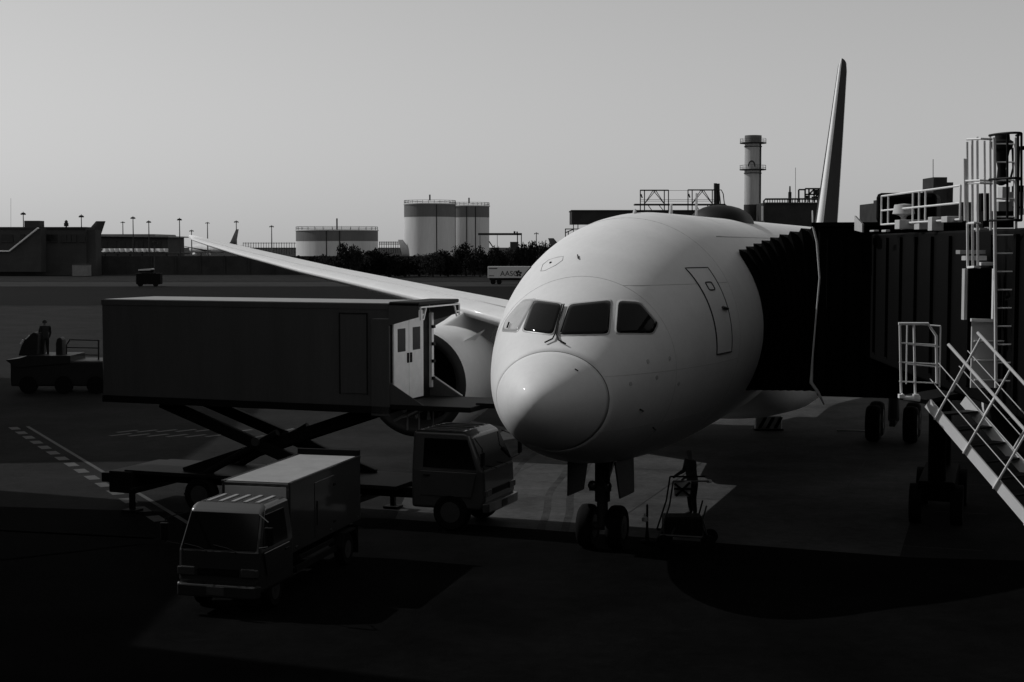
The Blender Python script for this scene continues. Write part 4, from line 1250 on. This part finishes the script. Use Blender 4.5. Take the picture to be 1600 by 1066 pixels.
far_plane('airliner with black tail fin half hidden behind the far left concourse', 157.5, 430, R(8), 48, 'plant_dark', 'building_far')
far_plane('airliner whose pale tail shows among the trees left of the tall tanks', 626, 425, R(150), 30, 'building_pale', 'building_pale')
far_plane('airliner whose dark tail tip shows above the trees beside the nose', 861, 480, R(168), 32.5, 'plant_dark', 'building_far')

# ------------------------------------------------------------------ lamp masts
def mast(px, ytop, d_, label, heads=4, nm='light_mast'):
    b_ = W(px, 420, d_); b_.z = 0
    tz = W(px, ytop, d_).z
    r = thing(nm, label, 'light mast', b_, 0, 'apron light masts')
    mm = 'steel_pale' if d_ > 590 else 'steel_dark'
    MB().cyl((0, 0, 0), (0, 0, tz), .2 * d_ / 400, 10, .1 * d_ / 400).build('pole', mm, r)
    hd = MB().cyl((0, 0, tz - .6), (0, 0, tz - .3), .5 * d_ / 420, 12).build('head_ring', mm, r)
    for k in range(heads):
        a_ = 2 * math.pi * k / heads
        MB().box((.5 * d_ / 420 * math.cos(a_), .5 * d_ / 420 * math.sin(a_), tz - .7), (.4, .4, .4)).build('floodlight', mm, hd)
    return r
mast(38, 331, 440, 'light mast above the concourse rooftop block, leftmost mast')
mast(128.5, 335, 440, 'light mast above the right end of the far left concourse')
mast(209, 338, 520, 'light mast above the middle of the freight shed')
mast(233.5, 344.5, 560, 'light mast above the right half of the freight shed')
mast(281.5, 340.5, 520, 'light mast just left of the wing tip')
mast(370, 344.5, 600, 'light mast above the tail of the far off airliner')
mast(711, 345, 620, 'thin light mast between the two tall tanks')
mast(425, 352, 640, 'faint light mast left of the low wide tank')
mast(838, 363, 640, 'faint light mast above the trees beside the nose')
mast(300, 359, 700, 'small light mast right of the wing tip')
mast(325, 347, 820, 'faint far light mast left of the far off airliner')
mast(193, 346, 820, 'faint far light mast above the left part of the freight shed')
mast(242, 375, 330, 'slim post in front of the far row of vans')

# ------------------------------------------------------------------ storage tanks
def tank(label, cx, wpx, ytop, yband, d_, cone=True, rails=True, seams=()):
    b_ = W(cx, 420, d_); b_.z = 0
    s_ = d_ / FPX
    rad = wpx * s_ / 2
    zt, zb = W(cx, ytop, d_).z, W(cx, yband, d_).z
    r = thing('storage_tank', label, 'storage tank', b_, 0, 'fuel storage tanks')
    MB().lathe([(rad, 0), (rad, zb)], (0, 0, 0), 'z', 72).build('shell', 'tank_light', r, smooth='auto')
    MB().lathe([(rad + .03, zb), (rad + .03, zt)], (0, 0, 0), 'z', 72).build('upper_band', 'tank_dark', r, smooth='auto')
    MB().lathe([(rad + .25, zt), (rad + .25, zt + .25), (rad * .5, zt + (rad * .10 if cone else .3)), (.2, zt + (rad * .17 if cone else .35))], (0, 0, 0), 'z', 48).build('roof', 'tank_light', r, smooth='auto')
    rl_ = MB()
    N = 28
    for h_ in (.6, 1.15):
        rl_.tube([(rad * math.cos(2 * math.pi * k / N), rad * math.sin(2 * math.pi * k / N), zt + h_) for k in range(N)], .05, 4, closed=True)
    for k in range(N):
        a_ = 2 * math.pi * k / N
        rl_.cyl((rad * math.cos(a_), rad * math.sin(a_), zt), (rad * math.cos(a_), rad * math.sin(a_), zt + 1.15), .05, 4)
    rl_.build('roof_railing', 'steel_dark', r)
    for a_ in seams:
        MB().box((rad * math.cos(a_), rad * math.sin(a_), zt / 2), (.25, .25, zt)).build('riser_pipe', 'steel_dark', r)
    MB().cyl((0, 0, zt), (0, 0, zt + rad * .17 + 1.6), .22, 8).build('vent', 'steel_dark', r)
    # spiral stair on the wall
    stp = MB()
    for k in range(36):
        a_ = R(20) + k * R(2.6)
        stp.box(((rad + .45) * math.cos(a_), (rad + .45) * math.sin(a_), zt * (k + 1) / 36), (.8, .5, .12), Matrix.Rotation(a_, 3, 'Z'))
    stp.build('spiral_stair', 'steel_dark', r)
    return r
tank('low wide pale tank with dark upper band, left of the tall tanks', 527, 127, 361, 377, 432, cone=False, seams=(R(262), R(280)))
tank('tallest tank with pale shell and dark top band', 672, 80, 320, 339.5, 428, seams=(R(-72), R(-8)))
tank('tall tank standing behind the tallest tank on its right', 733, 63, 323, 340, 450, seams=(R(-70), R(-95)))
# pipe gantry
gy = thing('pipe_gantry', 'dark pipe gantry between the tall tanks and the nose', 'gantry', (W(785, 400, 405).x, 405, 0))
px_box(MB(), 747, 364.3, 815.5, 367.6, 405, 1.2).build('beam', 'steel_dark', gy, world=True)
for px, w_ in ((808.5, 1.6), (814.7, 1.4), (777, .7), (750, .8)):
    px_box(MB(), px - w_ / 2, 366, px + w_ / 2, 400, 405.2, .4, 0).build('leg', 'steel_dark', gy, world=True)
MB().bar(W(764, 377, 405), W(770, 386, 405), .3, .3).build('brace', 'steel_dark', gy, world=True)
px_box(MB(), 797, 378, 810, 390, 404, 3, 0).build('pump_cabin', 'building_far', gy, world=True)
MB().box(W(804, 364, 405), (.5, .5, .9)).box(W(808, 364, 405), (.4, .4, .7)).build('valve', 'steel_dark', gy, world=True)
fn = thing('rail_fence', 'pale openwork fence between the low tank and the tall tanks', 'fence', (W(612, 400, 470).x, 470, 0))
for y in (378.5, 381.5):
    MB().tube([W(592, y, 470), W(634, y, 470)], .12, 5).build('rail', 'steel_dark', fn, world=True)
for i in range(12):
    MB().tube([W(593 + i * 3.6, 377.5, 470), W(593 + i * 3.6, 396, 470)], .1, 5).build('post', 'steel_dark', fn, world=True)
fn = thing('mesh_fence', 'thin fence on the horizon between wing tip and low tank', 'fence', (W(425, 400, 640).x, 640, 0))
for y in (380, 388):
    MB().tube([W(380, y, 640), W(466, y, 640)], .12, 5).build('rail', 'steel_dark', fn, world=True)
for i in range(22):
    MB().tube([W(380 + i * 4, 379, 640), W(380 + i * 4, 398, 640)], .12, 5).build('post', 'steel_dark', fn, world=True)

# ------------------------------------------------------------------ plant behind the fuselage
D = 345
pb = thing('pipe_bridge_building', 'long dark elevated plant block on posts behind the cockpit roof', 'building', (W(1020, 420, D).x, D, 0))
px_box(MB(), 893.5, 329.5, 1159, 350, D, 14).build('wall', 'plant_dark', pb, world=True)
px_box(MB(), 892.5, 328.2, 1159.5, 329.8, D - .3, 14.6).build('roof_edge', 'building_far', pb, world=True)
for px in (896, 903, 950, 1000, 1050, 1100, 1150):
    px_box(MB(), px - .7, 350, px + .7, 420, D + .5, .4, 0).build('post', 'steel_dark', pb, world=True)
fr2 = MB()
for (a_, b_) in (((883, 358), (906, 358)), ((883.5, 358), (883.5, 395)), ((888, 361), (888, 395)), ((883, 364), (897, 358)), ((886, 371), (897, 366))):
    fr2.bar(W(*a_, D - 4), W(*b_, D - 4), .2, .22)
fr2.build('low_frame', 'steel_dark', pb, world=True)
tf = thing('truss_frames', 'two dark cross braced steel truss frames on the plant roof', 'steel frame', (W(1060, 420, D + 4).x, D + 4, 0))
def truss(x0, x1, yt, yb, ybb, nm):
    mb = MB()
    dd = D + 4
    for z_ in (0, 3.2):
        for x in (x0, x0 + 6.5, x1 - 6.5, x1):
            mb.bar(W(x, yt, dd + z_), W(x, ybb, dd + z_), .22, .22)
        mb.bar(W(x0, yt, dd + z_), W(x1, yt, dd + z_), .25, .3)
        xm = (x0 + x1) / 2
        for q in (-2, 2):
            mb.bar(W(xm + q, yt, dd + z_), W(x0 + 6, yb, dd + z_), .16, .16).bar(W(xm + q, yt, dd + z_), W(x1 - 6, yb, dd + z_), .16, .16)
        mb.bar(W(x0 + 1, yt + 6, dd + z_), W(x0 + 3, yt + 12, dd + z_), .3, .3)
        mb.bar(W(x1 - 15, yb + 1, dd + z_), W(x1 - 8, ybb, dd + z_), .16, .16).bar(W(x0 + 12, yb + 1, dd + z_), W(x0 + 18, ybb, dd + z_), .16, .16)
    mb.bar(W(x0, yt, dd), W(x0, yt, dd + 3.2), .2, .2).bar(W(x1, yt, dd), W(x1, yt, dd + 3.2), .2, .2)
    return mb.build(nm, 'steel_dark', tf, world=True)
truss(1000.5, 1044.5, 297.5, 319.5, 329, 'truss')
truss(1075, 1119.5, 297, 319.5, 329, 'truss')
MB().bar(W(991, 320, D + 4), W(1132, 320, D + 4), 3.2, .35).build('deck', 'steel_dark', tf, world=True)
MB().tube([W(1132, 320, D + 4), W(1138, 324, D + 4), W(1143, 325, D + 4), W(1148, 329, D + 4), W(1158, 331, D + 4)], .22, 6).build('pipe', 'steel_dark', tf, world=True)
for px, yt, w_ in ((1117.8, 286.5, .38), (1122.3, 287, .34)):
    MB().cyl(W(px, 330, D + 5), W(px, yt, D + 5), w_, 12).build('vent_pipe', 'steel_dark', tf, world=True, smooth='auto')
MB().tube([W(1119, 297, D + 4), W(1127, 297, D + 4), W(1130, 303, D + 4), W(1132, 320, D + 4)], .12, 6).tube([W(1124, 300, D + 4), W(1126, 320, D + 4)], .12, 6).build('ladder_cage', 'steel_dark', tf, world=True)
MB().tube([W(1045, 297.8, D + 4), W(1075, 297.8, D + 4)], .04, 4).tube([W(1000, 312, D + 4), W(1119, 312, D + 4)], .04, 4).tube([W(1000, 314.5, D + 4), W(1119, 314.5, D + 4)], .04, 4).build('cable', 'steel_dark', tf, world=True)

# chimney
D = 352
cx = W(1176, 300, D)
ch = thing('chimney', 'tall round concrete chimney with two ring platforms behind the fuselage', 'chimney', (cx.x, cx.y, 0))
def cz(y):
    return W(1176, y, D).z
rad = 12.8 * D / FPX
MB().lathe([(rad * 1.06, 0), (rad * 1.02, cz(320)), (rad, cz(224)), (rad, cz(224))], (0, 0, 0), 'z', 48).build('shaft', 'chimney_grey', ch, smooth='auto')
MB().lathe([(rad + .03, cz(224)), (rad + .03, cz(212)), (rad - .3, cz(212)), (rad - .3, cz(216))], (0, 0, 0), 'z', 48).build('crown_band', 'tank_dark', ch, smooth='auto')
MB().lathe([(rad * 1.05, cz(345)), (rad * 1.05, cz(320))], (0, 0, 0), 'z', 48).build('base_band', 'plant_dark', ch, smooth='auto')
for y in (224.5, 266):
    pf_ = MB().lathe([(rad, cz(y)), (rad + 1.15, cz(y)), (rad + 1.15, cz(y) + .2), (rad, cz(y) + .2)], (0, 0, 0), 'z', 40).build('platform', 'steel_dark', ch, smooth='auto')
    MB().lathe([(rad + .05, cz(y + 5.5)), (rad + .15, cz(y + 5.5)), (rad + .15, cz(y + 4.2)), (rad + .05, cz(y + 4.2))], (0, 0, 0), 'z', 40).build('band', 'steel_dark', ch)
    rl_ = MB()
    N = 14
    for h_ in (.55, 1.1):
        rl_.tube([((rad + 1.1) * math.cos(2 * math.pi * k / N), (rad + 1.1) * math.sin(2 * math.pi * k / N), cz(y) + h_) for k in range(N)], .03, 4, closed=True)
    for k in range(N):
        a_ = 2 * math.pi * k / N
        rl_.cyl(((rad + 1.1) * math.cos(a_), (rad + 1.1) * math.sin(a_), cz(y)), ((rad + 1.1) * math.cos(a_), (rad + 1.1) * math.sin(a_), cz(y) + 1.1), .03, 4)
    rl_.build('railing', 'steel_dark', pf_)
MB().tube([(-.1 + .75 * math.cos(t_) - .5, -rad - .02, cz(261) + 1.3 * math.sin(t_)) for t_ in [math.pi * k / 8 for k in range(9)]], .16, 6).build('opening_arch', 'plant_dark', ch)
MB().box((rad * .8, -rad * .7, cz(290)), (.3, .3, cz(215) - cz(345))).build('ladder', 'steel_dark', ch)

D = 338
pr = thing('boiler_house', 'dark boiler house with roof pipes right of the chimney', 'building', (W(1235, 420, D).x, D, 0))
px_box(MB(), 1194, 318, 1292, 420, D, 22, 0).build('wall', 'plant_dark', pr, world=True)
px_box(MB(), 1196, 316.4, 1293, 318.4, D - .3, 22).build('roof_edge', 'building_far', pr, world=True)
MB().tube([W(1193.5, 345, D - 1), W(1193.5, 314, D - 1), W(1196, 311.3, D - 1), W(1270, 311, D - 1), W(1292, 312, D - 1)], .2, 8).build('roof_pipe', 'steel_dark', pr, world=True, smooth='auto')
for i in range(24):
    px = 1199 + i * 3.9
    MB().bar(W(px, 311, D), W(px, 317, D), .16, .16).build('pipe_support', 'steel_dark', pr, world=True)
MB().lathe([(.38, 0), (.38, 2.3), (.2, 2.4), (.16, 3.6), (.05, 3.7)], W(1234, 316.5, D + 2), 'z', 14).build('stack', 'steel_dark', pr, world=True, smooth='auto')
cl = MB()
for (a_, b_) in (((1258, 295), (1283, 295)), ((1258, 295), (1258, 316)), ((1264, 295), (1264, 316)), ((1272, 295), (1272, 316)), ((1279, 295), (1279, 316)), ((1284, 298), (1284, 316)), ((1258, 304), (1284, 304)), ((1264, 304), (1272, 296)), ((1270, 312), (1282, 300)), ((1248, 296.5), (1258, 296.5)), ((1248, 296.5), (1248, 316))):
    cl.bar(W(*a_, D + 3), W(*b_, D + 3), .3, .34)
cl.box(W(1277, 300, D + 4), (1.5, 1.0, 1.0)).box(W(1262, 309, D + 4), (.9, .9, .9)).box(W(1274, 310, D + 4), (1.6, .9, .8))
cl.build('pipe_cluster', 'steel_dark', pr, world=True)
MB().cyl(W(1243, 318, D), W(1243, 262, D), .05, 6).build('aerial', 'steel_dark', pr, world=True)
MB().cyl(W(1191.5, 345, D - 2), W(1191.5, 322, D - 2), .2, 8).build('pale_post', 'tank_light', pr, world=True)
D = 300
ub = thing('utility_block', 'dark stepped utility block with thin mast beyond the bridge roof rails', 'building', (W(1440, 420, D).x, D, 0))
px_box(MB(), 1378, 316, 1520, 420, D, 20, 0).build('wall', 'plant_dark', ub, world=True)
px_box(MB(), 1376, 312, 1388, 318, D + 2, 6).build('roof_hump', 'plant_dark', ub, world=True)
px_box(MB(), 1458, 277, 1480, 318, D + 3, 8).build('tower', 'plant_dark', ub, world=True)
px_box(MB(), 1479, 285, 1489.5, 318, D + 4, 6).build('tower_step', 'plant_dark', ub, world=True)
MB().cyl(W(1458, 278, D + 4), W(1458, 249, D + 4), .07, 6).build('aerial', 'steel_dark', ub, world=True)
MB().lathe([(.3, -.5), (.42, 0), (.3, .35), (.02, .45)], W(1415, 314, D + 1), 'z', 12).build('roof_dome', 'plant_dark', ub, world=True)

# ------------------------------------------------------------------ lettered box truck in the distance
D = 276
t0, t1 = W(762, 445, D), W(832, 445, D)
tr = thing('trailer_truck', 'grey box truck lettered AASC driving past the far trees', 'truck', (t0.x, D, 0))
zb_, zt_ = W(780, 434.5, D).z, W(780, 416.5, D).z
bxx = MB().bb(t0.x, t1.x + 1.0, D, D + 2.5, zb_, zt_).build('cargo_box', 'panel_white', tr, world=True, bevel=.04)
MB().bb(t0.x + .3, t1.x + .8, D + .4, D + 2.1, .75, zb_).build('chassis', 'dark_metal', tr, world=True)
MB().bb(t1.x + 1.1, t1.x + 3.0, D + .1, D + 2.4, .6, 2.7).build('cab', 'panel_white', tr, world=True, bevel=.12)
MB().bb(t1.x + 2.96, t1.x + 3.02, D + .3, D + 2.2, 1.6, 2.4).build('windshield', 'dark_glass', tr, world=True)
for x in (t0.x + 1.0, t0.x + 2.1, t1.x - .6, t1.x + 2.2):
    MB().tube([(x, D + .1, .48), (x, D + .45, .48)], .48, 18).build('wheel', 'rubber', tr, world=True, smooth='auto')
def text_mesh(s, size, m, parent, loc, name):
    cu = bpy.data.curves.new('txt', 'FONT')
    cu.body = s
    cu.size = size
    cu.extrude = .01
    to = bpy.data.objects.new('txt', cu)
    COL.objects.link(to)
    bpy.context.view_layer.update()
    dg = bpy.context.evaluated_depsgraph_get()
    me = bpy.data.meshes.new_from_object(to.evaluated_get(dg))
    bpy.data.objects.remove(to)
    me.materials.clear()
    me.materials.append(MATS[m])
    o = bpy.data.objects.new(name, me)
    COL.objects.link(o)
    o.parent = parent
    pw = ROOTM[parent.name].inverted() @ Vector(loc)
    o.location = pw
    o.rotation_euler = (math.pi / 2, 0, 0)
    return o
lt = W(781.5, 431.3, D)
text_mesh('AASC', 1.32, 'letter_dark', bxx, (lt.x, D - .02, lt.z), 'lettering')
lg = W(810.5, 427.5, D)
for k in range(5):
    a_ = R(90 + 72 * k)
    c_ = Vector((lg.x + .36 * math.cos(a_), D - .03, lg.z + .36 * math.sin(a_)))
    MB().prism([c_ + Vector((.22 * math.cos(a_ + t_) * (1.15 if abs(math.cos(t_)) > .5 else .8), 0, .22 * math.sin(a_ + t_) * (1.15 if abs(math.cos(t_)) > .5 else .8))) for t_ in [2 * math.pi * j / 8 for j in range(8)]], (0, .02, 0)).build('logo_petal', 'letter_dark', bxx, world=True)
a_, b_ = W(763.5, 419.5, D), W(777, 419.5, D)
MB().bb(a_.x, b_.x, D - .03, D, a_.z - .08, a_.z + .08).build('small_lettering', 'letter_dark', bxx, world=True)
a_, b_ = W(764, 431, D), W(772, 431, D)
MB().bb(a_.x, b_.x, D - .03, D, a_.z - .06, a_.z + .06).build('small_lettering', 'letter_dark', bxx, world=True)
# vehicle with pale sloped panel left of it
D = 262
dv = thing('apron_tug', 'dark low vehicle with pale roof crossing the far taxiway at left', 'vehicle', (W(232, 437, D).x, D, 0))
px_box(MB(), 212, 427, 250, 437, D, 2.0, .4).build('body', 'rubber', dv, world=True, bevel=.15)
MB().prism([W(216, 421, D), W(236, 419.5, D), W(238, 421, D), W(234, 422.5, D), W(216, 423, D)], (0, 1.8, 0)).build('roof', 'panel_white', dv, world=True)
px_box(MB(), 218, 422, 236, 426, D + .1, 1.7).build('glass', 'dark_glass', dv, world=True)
for px in (219, 243):
    c_ = W(px, 440, D); c_.z = .45
    MB().tube([c_ - Vector((0, .1, 0)), c_ + Vector((0, .3, 0))], .45, 16).build('wheel', 'rubber', dv, world=True, smooth='auto')

# ------------------------------------------------------------------ trees in front of the tanks
def leaf_mesh(seed, n=2600):
    rg = random.Random(seed)
    vs_, fs_ = [], []
    lobes = [(rg.uniform(-.55, .55), rg.uniform(-.5, .5), rg.uniform(.3, .85), rg.uniform(.22, .42)) for _ in range(11)] + [(0, 0, .5, .5)]
    for _ in range(n):
        lx, ly, lz, lr = rg.choice(lobes)
        while True:
            v_ = Vector((rg.uniform(-1, 1), rg.uniform(-1, 1), rg.uniform(-1, 1)))
            if .4 < v_.length < 1:
                break
        c_ = Vector((lx, ly, lz)) + v_ * lr * rg.uniform(.75, 1.08)
        if c_.z < .05:
            c_.z = rg.uniform(.05, .3)
        s_ = rg.uniform(.025, .06)
        u_ = Vector((rg.uniform(-1, 1), rg.uniform(-1, 1), rg.uniform(-1, 1))).normalized()
        w_ = u_.orthogonal().normalized()
        o_ = len(vs_)
        vs_ += [c_ + u_ * s_, c_ + w_ * s_ * .7, c_ - u_ * s_, c_ - w_ * s_ * .7]
        fs_.append((o_, o_ + 1, o_ + 2, o_ + 3))
    me = bpy.data.meshes.new('crown')
    me.from_pydata([tuple(p_) for p_ in vs_], [], fs_)
    me.materials.append(MATS['foliage'])
    return me
crowns = [leaf_mesh(s) for s in (3, 11, 29, 41)]
tk = MB().tube([(0, 0, 0), (.02, 0, .25), (0, .02, .55)], [.06, .045, .02], 8).tube([(.01, 0, .25), (.2, .05, .55)], [.03, .012], 6).tube([(.01, 0, .22), (-.2, -.05, .5)], [.03, .012], 6)
tkm = tk.build('trunk', 'bark'); trunk_me = tkm.data
bpy.data.objects.remove(tkm)
TREES = [(545, 380, 26, 'leftmost dark bushy tree, below the low tank'), (562, 386, 30, 'dark shrubby tree below the right half of the low tank'), (585, 383, 26, 'dark rounded tree at the right end of the low tank'),
         (608, 390, 34, 'low dark tree below the gap between low and tall tanks'), (632, 398, 30, 'low dark tree at the left foot of the tallest tank'), (655, 396, 30, 'dark tree below the middle of the tallest tank'),
         (676, 389, 28, 'dark tree at the right foot of the tallest tank'), (700, 387, 28, 'dark tree below the joint of the two tall tanks'), (728, 379, 26, 'taller dark tree below the second tall tank'),
         (750, 383, 26, 'dark tree below the left end of the pipe gantry'), (774, 381, 26, 'dark tree below the middle of the pipe gantry'), (800, 385, 26, 'dark tree below the right end of the pipe gantry'),
         (824, 377, 24, 'high dark tree right of the pipe gantry'), (843, 375.5, 28, 'highest dark tree next to the nose'), (862, 379, 26, 'dark tree half hidden by the cockpit roof'), (885, 384, 30, 'dark tree behind the cockpit roof'),
         (520, 396, 30, 'low dark shrub below the left half of the low tank'), (490, 399, 34, 'lowest dark shrub at the far left of the tree row')]
for i, (px, yt, wpx, lab) in enumerate(TREES):
    d_ = 340 + (i * 7) % 20
    b_ = W(px, 430, d_); b_.z = 0
    h_ = W(px, yt, d_).z
    w_ = wpx * d_ / FPX * 1.0
    r = thing('tree', lab, 'tree', b_, 0, 'row of dark trees before the tanks')
    for nm, me in (('crown', crowns[i % 4]), ('trunk', trunk_me)):
        o = bpy.data.objects.new(nm, me)
        COL.objects.link(o)
        o.parent = r
        o.scale = (w_ * 1.2, w_ * 1.2, h_ / 1.12)
        o.rotation_euler = (0, 0, i * 1.3)
